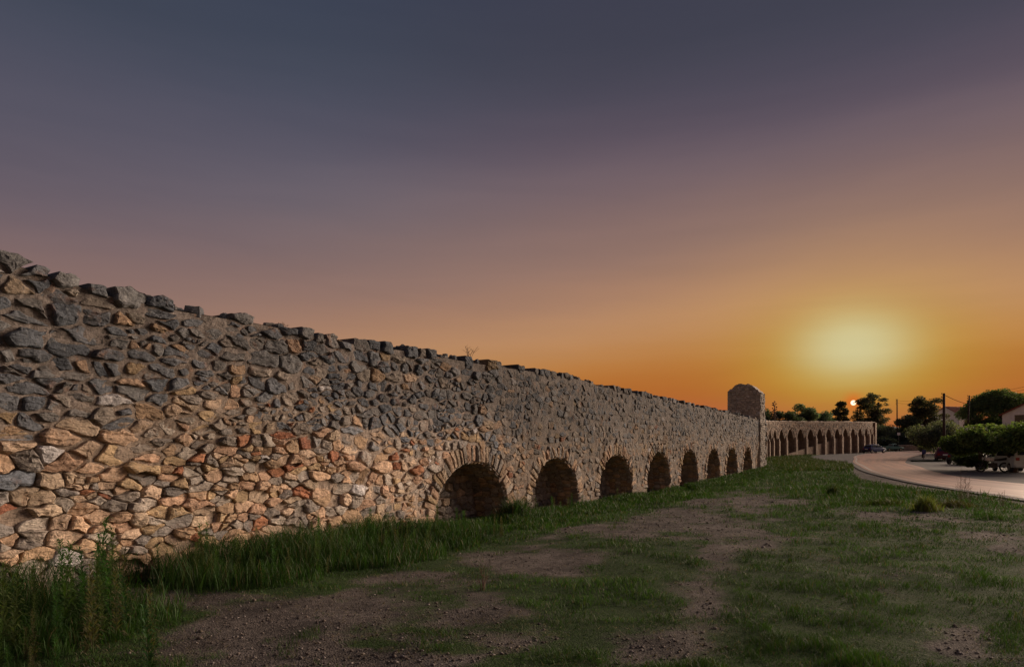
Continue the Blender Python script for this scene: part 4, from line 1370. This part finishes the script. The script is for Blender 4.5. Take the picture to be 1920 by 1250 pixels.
# parking-place trees
tree('mulberry_tree', 'low spreading bright green tree over the white van at the right edge', 'tree', 1902, 42.5, cl_round(3.4, 1.35, 3.05, 30, 1, .85, .30), 17000, .11, G_MUL, .20, 1.7, 1)
tree('mulberry_tree', 'low spreading bright green tree left of the one over the white van', 'tree', 1838, 47.0, cl_round(2.5, 1.0, 2.45, 26, 2, .85, .30), 13000, .11, (.105, .150, .056), .17, 1.6, 2)
tree('olive_tree', 'grey green olive tree behind the small blue sign', 'tree', 1762, 79.0, cl_round(3.3, .8, 4.4, 22, 3), 13000, .12, G_OLV, .26, 1.6, 3)
tree('olive_tree', 'smaller dark olive tree at the left foot of the grey green one', 'tree', 1731, 86.0, cl_round(1.7, .2, 3.0, 12, 4), 7000, .10, (.045, .062, .040), .15, 1.2, 4)
tree('shrub', 'dark green shrub under the trees by the red car', 'shrub', 1818, 56.0, cl_round(1.1, -.1, 1.2, 10, 5), 5000, .06, (.028, .042, .02), .05, .5, 5)
tree('shrub', 'small green shrub between the two spreading trees', 'shrub', 1832, 46.0, cl_round(.8, -.1, 1.0, 8, 6), 3500, .05, (.036, .058, .02), .05, .5, 6)
# dome and pines
dome = []
rr = random.Random(9)
for k in range(60):
    an = k * 2.4; t = math.sqrt((k + .5) / 60); rad_ = 5.1 * t
    dome.append((math.cos(an) * rad_, math.sin(an) * rad_, 6.6 + 3.5 * math.sqrt(max(0, 1 - t * t)) * .95 - .9 * t + rr.uniform(-.25, .25), 1.3, 1.3, 1.0))
    if k % 2: dome.append((math.cos(an) * rad_ * .85, math.sin(an) * rad_ * .85, 5.3 - rr.uniform(0, 1.8), 1.3, 1.3, 1.1))
tree('stone_pine', 'large dome shaped dense green tree behind the roofs at right', 'tree', 1872, 112, dome, 42000, .16, G_DOM, .4, 5.5, 9, var=.25)
def pine_clumps(H, Rr, n, seed, base=.25, flat=.28, taper=.7):
    rr = random.Random(seed); L = []
    for k in range(n):
        t = base + (1 - base) * (k + .5) / n
        wmax = Rr * (1 - taper * ((t - base) / (1 - base)) ** 1.3)
        an = k * 2.4 + rr.uniform(-.5, .5); d = wmax * rr.uniform(.25, 1)
        s_ = Rr * rr.uniform(.14, .30)
        L.append((math.cos(an) * d, math.sin(an) * d, H * t + rr.uniform(-.3, .3), s_ * 1.25, s_ * 1.25, s_ * (.5 + flat)))
    return L
tree('pine_tree', 'dark ragged tree against the sunset, left of the sun', 'tree', 1577, 172, pine_clumps(12.0, 2.9, 46, 21, .25, .2, .72), 8000, .20, G_PIN, .3, 10, 21, limbs=16)
tree('pine_tree', 'biggest dark ragged tree against the sunset, right of the sun', 'tree', 1636, 172, pine_clumps(13.9, 4.8, 62, 22, .2, .1, .5) + [(-3.7, 0, 9.3, 1.3, 1, .8), (-2.9, .3, 10.4, 1.2, 1, .7), (-4.3, .2, 7.9, 1.4, 1, .9), (-3.3, 0, 6.6, 1.6, 1.2, 1.2)], 13000, .20, G_PIN, .4, 12, 22, limbs=22)
tree('pine_tree', 'spreading dark pine left of the white gabled house', 'tree', 1734, 150, pine_clumps(11.6, 4.3, 44, 23, .35, .2, .35), 13000, .18, G_PIN, .3, 9, 23, limbs=18)
tree('shrub', 'dark bush on the left below the spreading pine', 'shrub', 1706, 150, cl_round(2.7, 2.5, 8.3, 12, 24), 6000, .18, G_DRK, .2, 3.5, 24)
# belt of trees behind the far aqueduct
hb = [(1438, 128, 7.4, 3.0), (1462, 131, 6.6, 2.2), (1478, 127, 7.5, 2.6), (1496, 133, 8.0, 2.8), (1514, 130, 7.3, 2.6), (1533, 135, 7.2, 2.9), (1551, 138, 6.6, 2.6), (1420, 130, 7.2, 2.6)]
lab = ['dark bushy tree half hidden by the tower', 'low dark tree behind the tall flower stalk', 'pointed dark tree just right of the tall flower stalk', 'tallest bushy tree of the dark belt behind the far arches', 'rounded tree in the middle of the dark belt behind the far arches', 'broad low tree of the dark belt right of its middle', 'rightmost low tree of the dark belt beside the sunset trees', 'dark tree hidden behind the tower']
for i, (px, Y, H, r_) in enumerate(hb):
    tree('bushy_tree', lab[i], 'tree', px, Y, cl_round(r_, 1.0, H + (1.3 if i < 2 else 2.4), 18, 40 + i, .8, .45), 7000, .17, (G_DRK[0] * random.uniform(.85, 1.2), G_DRK[1] * random.uniform(.85, 1.2), G_DRK[2]), .2, H * .6, 40 + i, 'belt of trees behind the far arches')
sb = [(1585, 150, 6.6, 3.6), (1612, 152, 6.9, 3.6), (1648, 150, 6.5, 3.4), (1672, 152, 6.0, 3.6), (1697, 156, 6.4, 3.7), (1722, 154, 5.6, 3.3), (1745, 145, 6.0, 3.4), (1665, 142, 3.4, 2.4), (1690, 146, 3.9, 2.6), (1714, 142, 3.9, 2.6), (1770, 128, 5.4, 3.2), (1800, 112, 5.0, 2.8), (1830, 104, 5.0, 2.8), (1862, 98, 4.6, 2.8), (1893, 96, 4.6, 2.8)]
sl_ = ['bush below the tree left of the sun', 'bush directly below the setting sun', 'bush below the biggest sunset tree', 'dark bush just right of the aqueduct end', 'bush above the white square sign', 'dark bush left of the house pole', 'dark bush behind the grey green olive', 'low bush behind the pickup', 'low bush behind the white square sign', 'low bush behind the small stone wall', 'bush in front of the white gabled house', 'bush in front of the leaning pole', 'bush at the left foot of the dome tree', 'bush under the middle of the dome tree', 'bush before the red roof at the right edge']
for i, (px, Y, H, r_) in enumerate(sb):
    k_ = random.uniform(.8, 1.25)
    tree('bush', sl_[i], 'bush', px, Y, cl_round(r_, -.1, H, 16, 70 + i, .8, .45), 8000, .15, (.095 * k_, .110 * k_, .095 * k_), .15, H * .45, 70 + i, 'dark bushes behind the road')
# agave flower stalk
ag = empty('agave_stalk', (at_px(1452, 100), 100, gz(at_px(1452, 100), 100)))
tag(ag, 'tall thin flower stalk standing up behind the far arches', 'plant')
a = Acc(); tube(a, [(0, 0, 0), (0.05, 0, 3.5), (0, 0, 7.2), (-.12, 0, 7.9)], [.14, .11, .07, .03], 7)
link('stalk', a.mesh('stalk'), M_TWIG, ag)
a = Acc(); rr = random.Random(4)
for k in range(16):
    zz = 5.3 + k * .16; an = k * 2.4; ln = .42 - .012 * k
    e_ = (math.cos(an) * ln, math.sin(an) * ln, zz + .2)
    tube(a, [(0, 0, zz), e_], [.03, .02], 4)
    for j in range(4): box(a, (e_[0] + rr.uniform(-.1, .1), e_[1] + rr.uniform(-.1, .1), e_[2] + rr.uniform(0, .12)), (.12, .12, .1), rr.uniform(0, 3))
link('flower_heads', a.mesh('flower_heads'), M_TWIG, ag)
a = Acc()
for k in range(18):
    an = k * 2.4; ln = rr.uniform(.9, 1.4); up = rr.uniform(.5, 1.3); w = .11
    px_, py_ = -math.sin(an) * w, math.cos(an) * w
    c_, s_ = math.cos(an), math.sin(an)
    a.add([(c_ * .1 - px_ * .6, s_ * .1 - py_ * .6, 0), (c_ * .1 + px_ * .6, s_ * .1 + py_ * .6, 0), (c_ * ln * .5 + px_, s_ * ln * .5 + py_, up * .6), (c_ * ln * .5 - px_, s_ * ln * .5 - py_, up * .6), (c_ * ln, s_ * ln, up)], [(0, 1, 2, 3), (3, 2, 4)], (.06, .08, .06))
link('leaves', a.mesh('leaves'), M_LEAF, ag)

# distant hill
hx = np.linspace(-600, 3000, 90); hyv = np.linspace(1500, 2600, 14)
V = []; 
for yv in hyv:
    for xv in hx:
        t = (yv - 1500) / 1100
        V.append((xv, yv, 4 + 92 * math.sin(math.pi * min(1, t * 1.0)) * (0.35 + .65 * float(fbm(xv / 420 + 4, yv / 900, 12, 3))) * float(sstep(450, 900, xv))))
n = len(hx)
T = np.array([(j * n + i, j * n + i + 1, (j + 1) * n + i + 1, (j + 1) * n + i) for j in range(len(hyv) - 1) for i in range(n - 1)])
hm = tri_mesh('hills', np.array(V), T)
hm.polygons.foreach_set('use_smooth', np.ones(len(hm.polygons), bool))
M_HILL = plain('scrub_hill', (.10, .11, .12), .95, var=.3, scale=.02, spec=.1)
tag(link('hills', hm, M_HILL), kind='structure')

# ------------------------------------------------------------------ houses
M_WHITE = plain('white_render', (.78, .76, .74), .85, var=.08, scale=2, spec=.2)
M_TILE = plain('red_roof_tile', (.26, .075, .055), .8, var=.25, scale=6, spec=.25, bump=.4)
M_DARK = plain('dark_window', (.015, .017, .02), .15)
M_FRAME = plain('window_frame', (.25, .2, .16), .6)
def house(px, Y, W_, L_, hw, hr, rz, label, wins):
    x = at_px(px, Y); z0 = gz(x, Y) + 0.0
    o = empty('house', (x, Y, z0), rz); tag(o, label, 'house')
    a = Acc()                                 # gable faces -y, ridge along +y
    w2 = W_ / 2
    V = [(-w2, 0, -.3), (w2, 0, -.3), (w2, L_, -.3), (-w2, L_, -.3), (-w2, 0, hw), (w2, 0, hw), (w2, L_, hw), (-w2, L_, hw), (0, 0, hr), (0, L_, hr)]
    a.add(V, [(0, 1, 5, 8, 4), (1, 2, 6, 5), (2, 3, 7, 9, 6), (3, 0, 4, 7)])
    link('wall', a.mesh('wall'), M_WHITE, o)
    a = Acc(); e = .35; sl2 = (hr - hw) / w2
    for s in (-1, 1):
        A = [(s * .0, -e, hr + .02), (s * (w2 + e), -e, hw - sl2 * e + .02), (s * (w2 + e), L_ + e, hw - sl2 * e + .02), (0, L_ + e, hr + .02)]
        B = [(p[0], p[1], p[2] + .14) for p in A]
        f = [(0, 1, 2, 3), (7, 6, 5, 4), (0, 4, 5, 1), (1, 5, 6, 2), (2, 6, 7, 3), (3, 7, 4, 0)]
        a.add(A + B, f if s < 0 else [q_[::-1] for q_ in f])
        for k in range(int(L_ / .6)):         # tile ribs
            yv = -e + .3 + k * .6
            tube(a, [(s * .1, yv, hr + .17 - sl2 * .1), (s * (w2 + e), yv, hw - sl2 * e + .17)], .06, 5)
    link('roof', a.mesh('roof'), M_TILE, o)
    for (face, c, zc, ww, hh) in wins:
        a = Acc(); b_ = Acc()
        if face == 'g':
            box(a, (c, -.01, zc), (ww + .16, .08, hh + .16)); box(b_, (c, -.06, zc), (ww, .05, hh))
        else:
            box(a, (w2 + .01, c, zc), (.08, ww + .16, hh + .16)); box(b_, (w2 + .06, c, zc), (.05, ww, hh))
        f = link('window', a.mesh('window'), M_FRAME, o); link('pane', b_.mesh('pane'), M_DARK, f)
    return o
house(1773, 160, 6.6, 5.6, 8.2, 10.1, R(-68), 'white gabled house with a red tiled roof behind the poles', [('g', -1.4, 6.3, 1.0, 1.2), ('g', 1.4, 6.3, 1.0, 1.2), ('s', 2.4, 6.3, 1.1, 1.2), ('s', 4.2, 6.3, 1.1, 1.2)])
an_ = empty('flat_annex', (at_px(1733, 158), 158, gz(at_px(1733, 158), 158)), R(4)); tag(an_, 'low pale flat roofed outbuilding left of the white gabled house', 'building')
a = Acc(); box(a, (0, 2, 3.4), (5.0, 4, 7.2)); link('wall', a.mesh('wall'), M_WHITE, an_)
a = Acc(); box(a, (0, 2, 7.15), (5.6, 4.6, .28)); link('roof', a.mesh('roof'), M_FRAME, an_)
house(1944, 100, 9.0, 10.0, 6.2, 8.4, R(-58), 'white house with a red roof cut by the right edge', [('g', -2.2, 5.4, 1.1, 1.3), ('g', 1.5, 5.4, 1.1, 1.3), ('s', 3, 5.4, 1.1, 1.3)])

# ------------------------------------------------------------------ poles, wires, signs, low wall
def pole(px, Y, topy, label, lean=0.0, r_=.14, arms=True):
    x = at_px(px, Y); z0 = gz(x, Y); zt = z_px(topy, Y)
    o = empty('utility_pole', (x, Y, z0)); tag(o, label, 'utility pole')
    a = Acc(); tube(a, [(0, 0, -.3), (lean, 0, zt - z0)], [r_, r_ * .72], 10); link('post', a.mesh('post', True), M_POLE, o)
    if arms:
        for k in range(4):
            a = Acc(); zz = zt - z0 - .18 - k * .36
            lx = lean * zz / (zt - z0)
            tube(a, [(lx, 0, zz), (lx - .24, 0, zz), (lx - .24, 0, zz + .12)], .02, 5)
            tube(a, [(lx - .24, 0, zz + .1), (lx - .24, 0, zz + .16), (lx - .24, 0, zz + .22)], [.045, .055, .03], 7)
            link('insulator', a.mesh('insulator'), M_POLE, o)
    return Vector((x + lean, Y, zt))
p1 = pole(1682, 150, 748, 'thin utility pole right of the biggest sunset tree', r_=.16)
p2 = pole(1770, 74, 737, 'thickest dark utility pole in front of the white gabled house', r_=.17)
p3 = pole(1813, 98, 741, 'leaning utility pole right of the white gabled house', lean=.35, r_=.14)
p4 = pole(2250, 52, 640, 'utility pole standing past the right edge of the view', r_=.15)
def wire(a_, b_, sag, label, rr_=.012, grp='overhead wires'):
    P = [a_.lerp(b_, t) - Vector((0, 0, 4 * sag * t * (1 - t))) for t in np.linspace(0, 1, 14)]
    P = [Vector(p) for p in P]
    o0 = P[0].copy()
    a = Acc(); tube(a, [p - o0 for p in P], rr_, 4)
    o = link('overhead_wire', a.mesh('overhead_wire'), M_WIRE); o.location = o0
    tag(o, label, 'wire', grp)
dn = lambda v, d: v - Vector((0, 0, d))
for k, nm in enumerate(['top', 'second', 'third', 'lowest']):
    wire(dn(p3, .2 + .36 * k), dn(p4, .2 + .36 * k), .35, nm + ' wire rising from the leaning pole to the upper right', .016)
wire(dn(p2, .15), dn(p3, 1.3), .15, 'thick dark cable from the thickest pole down to the leaning pole', .035)
for k, nm in enumerate(['upper', 'lower']):
    wire(dn(p1, .3 + .5 * k), dn(p2, .4 + .5 * k), .3, nm + ' wire from the thin pole to the thickest pole', .016)
M_BLUE = plain('blue_sign', (.03, .04, .16), .4); M_SIGNW = plain('white_sign', (.75, .75, .76), .4); M_GALV = plain('galvanised', (.22, .22, .23), .45, .6)
def sign(px, Y, zc, w, h, mat, label, rz=0):
    x = at_px(px, Y); z0 = gz(x, Y)
    o = empty('road_sign', (x, Y, z0), rz); tag(o, label, 'sign')
    a = Acc(); tube(a, [(0, .03, -.2), (0, .03, zc - z0 + h * .45)], .035, 8); link('post', a.mesh('post'), M_GALV, o)
    a = Acc(); box(a, (0, -.03, zc - z0), (w, .03, h)); f = link('panel', a.mesh('panel'), mat, o)
    bv = f.modifiers.new('edge', 'BEVEL'); bv.width = .012; bv.segments = 2
    return o
sign(1732, 70, z_px(847, 70), .42, .46, M_BLUE, 'small dark blue sign on a thin post at the traffic island')
sign(1685, 140, z_px(813, 140), .62, .55, M_SIGNW, 'small white square sign in front of the dark bushes')
lw_ = empty('low_wall', (at_px(1703, 137), 137, gz(at_px(1703, 137), 137)), R(8)); tag(lw_, 'low pale stone wall right of the pickup', 'wall')
a = Acc(); box(a, (0, 0, .45), (4.4, .45, 1.3), 0, (.30, .24, .2)); link('wall', a.mesh('wall'), M_FARSTONE, lw_)
a = Acc(); box(a, (0, 0, 1.17), (4.5, .55, .12), 0, (.5, .45, .4)); link('coping', a.mesh('coping'), M_FARSTONE, lw_)
# traffic island grass
isl = Acc(); V = []; ic = (at_px(1745, 69), 69)
pts = [(ic[0] + 2.6 * math.cos(t), ic[1] + 1.2 * math.sin(t) + 1.1 * math.cos(t)) for t in np.linspace(0, 6.283, 24, endpoint=False)]
isl.add([(p[0], p[1], gz_road(*p) + z_) for z_ in (0, .13) for p in pts], [tuple(range(24, 48))] + [(k, (k + 1) % 24, 24 + (k + 1) % 24, 24 + k) for k in range(24)], (.03, .045, .02))
tag(link('traffic_island', isl.mesh('traffic_island'), M_LEAF), 'low grassy kerbed traffic island under the blue sign', 'traffic island', kind='structure')

# ------------------------------------------------------------------ vehicles
M_TYRE = plain('tyre', (.015, .015, .016), .85); M_RIM = plain('rim', (.35, .35, .36), .35, .8); M_GLASS = plain('car_glass', (.02, .025, .03), .22, spec=.35)
M_TAIL = plain('tail_lamp', (.25, .01, .01), .2); M_HEAD = plain('head_lamp', (.6, .6, .6), .1, spec=.9); M_PLATE = plain('number_plate', (.7, .7, .7), .4); M_BLK = plain('black_trim', (.02, .02, .022), .5)
def paint(name, c): 
    m = plain(name, c, .55, .0, var=.06, spec=.3)
    return m
def loft(acc, st):
    """st: list of sections (y, [(x, z) right half from bottom to top])"""
    n = len(st[0][1]); V = []; F = []
    for y, h in st:
        V += [(x, y, z) for x, z in h] + [(-x, y, z) for x, z in h[::-1]]
    m = 2 * n
    for i in range(len(st) - 1):
        for k in range(m):
            F.append((i * m + k, i * m + (k + 1) % m, (i + 1) * m + (k + 1) % m, (i + 1) * m + k))
    F.append(tuple(range(m))[::-1]); F.append(tuple((len(st) - 1) * m + k for k in range(m)))
    acc.add(V, F)
def car(name, label, cat, x, Y, rz, mat, kind='hatch', s=1.0):
    o = empty(name, (x, Y, gz(x, Y) + .02 if road_dist(np.array([x]), np.array([Y]))[0] > .5 else gz_road(x, Y) + .02), rz); tag(o, label, cat)
    # y forward, length along y
    if kind == 'hatch':
        L, Wd = 3.9, .83; low = [(-1.95, .42, .78), (-1.9, .30, .88), (-1.2, .28, .93), (0, .27, .93), (.9, .28, .92), (1.6, .30, .82), (1.9, .36, .66)]
        cab = [(-1.85, .86, .95), (-1.5, .86, 1.36), (-.9, .9, 1.47), (-.1, .9, 1.49), (.45, .9, 1.38), (1.15, .9, .96)]; wl = (-1.70, 1.2); wr = .31
    elif kind == 'pickup':
        L, Wd = 4.9, .85; low = [(-2.45, .5, .92), (-2.4, .42, .96), (-.5, .40, .98), (.6, .40, .98), (1.7, .42, .96), (2.3, .44, .88), (2.45, .5, .74)]
        cab = [(-.45, .94, 1.0), (-.35, .94, 1.62), (.3, .94, 1.66), (.75, .94, 1.6), (1.3, .94, 1.0)]; wl = (-1.5, 1.5); wr = .36
    else:
        L, Wd = 4.4, .88; low = [(-2.2, .40, .98), (-2.15, .32, 1.02), (-1.0, .30, 1.04), (.4, .30, 1.03), (1.4, .32, 1.0), (2.0, .34, .9), (2.2, .42, .74)]
        cab = [(-2.17, .98, 1.06), (-2.0, .98, 1.72), (-1.2, 1.0, 1.84), (.2, 1.0, 1.84), (.75, 1.0, 1.74), (1.5, .98, 1.02)]; wl = (-1.4, 1.4); wr = .33
    a = Acc(); st = []
    for i, (y, z0, z1) in enumerate(low):
        e = .90 if i in (0, len(low) - 1) else (.97 if i in (1, len(low) - 2) else 1)
        st.append((y, [(Wd * .80 * e, z0), (Wd * .95 * e, z0 + .04), (Wd * e, z0 + (z1 - z0) * .45), (Wd * .97 * e, z1 - .06), (Wd * .88 * e, z1)]))
    loft(a, st)
    for wy in wl:                              # arch flares
        for sx in (-1, 1):
            P = [(sx * Wd * .985, wy + math.cos(t) * (wr + .07), .33 + math.sin(t) * (wr + .07)) for t in np.linspace(0, math.pi, 9)]
            tube(a, P, .035, 5)
    body = link('body', a.mesh('body', False), mat, o)
    bv = body.modifiers.new('soft', 'BEVEL'); bv.width = .02; bv.segments = 2; bv.limit_method = 'ANGLE'
    a = Acc(); st = []
    for i, (y, z0, z1) in enumerate(cab):
        k_ = (z1 - z0) / max(c_[2] - c_[1] for c_ in cab)
        wt = Wd * (.90 - .19 * k_)
        st.append((y, [(Wd * .88, z0 - .03), (Wd * .90 - .05 * k_, z0 + (z1 - z0) * .3), (wt + .03, z1 - .08 * k_), (wt * .92, z1 - .02 * k_), (wt * .6, z1)]))
    loft(a, st); cb = link('cabin', a.mesh('cabin'), mat, o)
    bv = cb.modifiers.new('soft', 'BEVEL'); bv.width = .02; bv.segments = 2; bv.limit_method = 'ANGLE'
    # glass: front, rear, sides as thin raised panes
    zt = max(c_[2] for c_ in cab); zb = cab[2][1]
    def pane(nm, P, nrm):
        a = Acc(); nv_ = Vector(nrm).normalized() * .018
        Q = [Vector(p) for p in P]; O = [q_ + nv_ for q_ in Q]; I = [q_ - nv_ for q_ in Q]
        a.add([tuple(v) for v in I + O], [(3, 2, 1, 0), (4, 5, 6, 7), (0, 1, 5, 4), (1, 2, 6, 5), (2, 3, 7, 6), (3, 0, 4, 7)])
        link(nm, a.mesh(nm), M_GLASS, o)
    y0, b0, t0 = cab[0]; y1, b1, t1 = cab[1]
    def lerp(a_, b_, t): return a_ + (b_ - a_) * t
    wt = Wd * .70
    pane('rear_window', [(-wt, lerp(y0, y1, .2), lerp(t0, t1, .2)), (wt, lerp(y0, y1, .2), lerp(t0, t1, .2)), (wt * .9, lerp(y0, y1, .88), lerp(t0, t1, .88)), (-wt * .9, lerp(y0, y1, .88), lerp(t0, t1, .88))], (0, -(t1 - t0), (y1 - y0)))
    y0, b0, t0 = cab[-1]; y1, b1, t1 = cab[-2]
    pane('windscreen', [(wt, lerp(y0, y1, .12), lerp(t0, t1, .12)), (-wt, lerp(y0, y1, .12), lerp(t0, t1, .12)), (-wt * .92, lerp(y0, y1, .9), lerp(t0, t1, .9)), (wt * .92, lerp(y0, y1, .9), lerp(t0, t1, .9))], (0, (t1 - t0), (y0 - y1)))
    ya, yb = cab[1][0] + .12, cab[-2][0] + .05; ym = (ya + yb) / 2
    for sx in (-1, 1):
        xb, xt_ = sx * (Wd * .875), sx * (Wd * .755)
        for (p, q_, r1, r2) in ((ya - .05, ym - .04, ya + .08, ym - .04), (ym + .04, yb + .30, ym + .04, yb - .05)):
            pane('side_window', [(xb, p, zb + .12), (xb, q_, zb + .12), (xt_, r2, zt - .12), (xt_, r1, zt - .12)], (sx, 0, .25))
    for wy in wl:
        for sx in (-1, 1):
            a = Acc(); tube(a, [(sx * (Wd - .20), wy, wr), (sx * (Wd - .18), wy, wr), (sx * (Wd - .02), wy, wr), (sx * (Wd), wy, wr)], [wr * .88, wr, wr, wr * .9], 18)
            w_ = link('wheel', a.mesh('wheel'), M_TYRE, o)
            a = Acc(); tube(a, [(sx * (Wd + .003), wy, wr), (sx * (Wd + .012), wy, wr)], [wr * .62, wr * .55], 14); link('rim', a.mesh('rim'), M_RIM, w_)
    yb_, yf = low[0][0], low[-1][0]
    for sx in (-1, 1):
        a = Acc(); box(a, (sx * Wd * .72, yb_ - .0, low[0][2] - .06), (.2, .08, .2)); link('tail_light', a.mesh('tail_light'), M_TAIL, o)
        a = Acc(); box(a, (sx * Wd * .66, yf - .02, low[-1][2] - .06), (.3, .1, .13)); link('headlight', a.mesh('headlight'), M_HEAD, o)
        a = Acc(); box(a, (sx * (Wd + .08), cab[-1][0] - .25, zb + .12), (.16, .09, .12)); link('mirror', a.mesh('mirror'), M_BLK, o)
    for c_, s_ in (((0, yb_ - .02, .46), (Wd * 1.7, .14, .16)), ((0, yf, .44), (Wd * 1.68, .14, .16))):
        a = Acc(); box(a, c_, s_); link('bumper', a.mesh('bumper'), M_BLK if kind != 'van' else mat, o)
    a = Acc(); box(a, (0, yb_ - .09, .66), (.5, .03, .12)); link('number_plate', a.mesh('number_plate'), M_PLATE, o)
    if kind == 'pickup':
        a = Acc()
        for sx in (-1, 1): box(a, (sx * Wd * .9, -1.45, 1.06), (.07, 1.9, .2))
        box(a, (0, -2.40, 1.06), (Wd * 1.7, .06, .2)); link('load_bed_side', a.mesh('load_bed_side'), mat, o)
    o.scale = (s, s, s)
    return o
car('parked_car', 'blue hatchback parked by the end of the far aqueduct', 'car', at_px(1640, 114), 114, R(-66), paint('blue_paint', (.02, .04, .16)), 'hatch', 1.0)
car('pickup_truck', 'pale green pickup parked behind the blue hatchback', 'pickup truck', at_px(1673, 134), 134, R(-78), paint('green_paint', (.16, .30, .27)), 'pickup', .88)
car('parked_car', 'dark red hatchback parked under the tree by the traffic island', 'car', at_px(1771, 70), 70, R(-30), paint('wine_paint', (.10, .008, .03)), 'hatch')
car('parked_car', 'dark grey hatchback in the shade between the red car and the trees', 'car', at_px(1815, 60), 60, R(-60), paint('grey_paint', (.05, .055, .06)), 'hatch')
car('parked_van', 'white van seen from behind under the tree at the right edge', 'van', at_px(1904, 43.5), 43.5, R(-18), paint('white_paint', (.55, .60, .58)), 'van', .92)
# motorcycle
mx, my = at_px(1861, 43.2), 43.2
mo = empty('motorcycle', (mx, my, gz(mx, my) + .02), R(72)); tag(mo, 'pale motorcycle parked between the tree trunk and the white van', 'motorcycle')
for yv in (-.66, .66):
    a = Acc(); ringp = [(0, yv + .27 * math.cos(t), .3 + .27 * math.sin(t)) for t in np.linspace(0, 2 * math.pi, 17)]
    tube(a, ringp, .05, 7, cap=False); w_ = link('wheel', a.mesh('wheel'), M_TYRE, mo)
    a = Acc()
    for k in range(6): tube(a, [(0, yv, .3), (0, yv + .24 * math.cos(k * 1.047), .3 + .24 * math.sin(k * 1.047))], .012, 4)
    link('rim', a.mesh('rim'), M_RIM, w_)
a = Acc(); tube(a, [(0, -.66, .3), (0, -.2, .38), (0, .2, .42), (0, .42, .86)], .04, 6); tube(a, [(0, .66, .3), (0, .44, .92)], .035, 6); box(a, (0, -.02, .42), (.26, .42, .3)); link('frame', a.mesh('frame'), M_BLK, mo)
a = Acc(); loft(a, [(-.05, [(.05, .68), (.12, .74), (.11, .86), (.05, .9)]), (.2, [(.08, .66), (.16, .74), (.15, .92), (.06, .98)]), (.42, [(.05, .74), (.1, .8), (.1, .92), (.04, .95)])]); link('fuel_tank', a.mesh('fuel_tank'), M_SIGNW, mo)
a = Acc(); loft(a, [(-.78, [(.06, .78), (.1, .82), (.09, .9), (.05, .92)]), (-.4, [(.1, .7), (.14, .76), (.13, .84), (.06, .86)]), (-.05, [(.08, .7), (.12, .74), (.1, .8), (.05, .82)])]); link('seat', a.mesh('seat'), M_BLK, mo)
a = Acc(); tube(a, [(-.36, .3, 1.04), (-.12, .42, 1.0), (.12, .42, 1.0), (.36, .3, 1.04)], .018, 6); link('handlebar', a.mesh('handlebar'), M_GALV, mo)
a = Acc(); tube(a, [(0, .46, .86), (0, .56, .86)], [.06, .1], 10); link('headlight', a.mesh('headlight'), M_HEAD, mo)
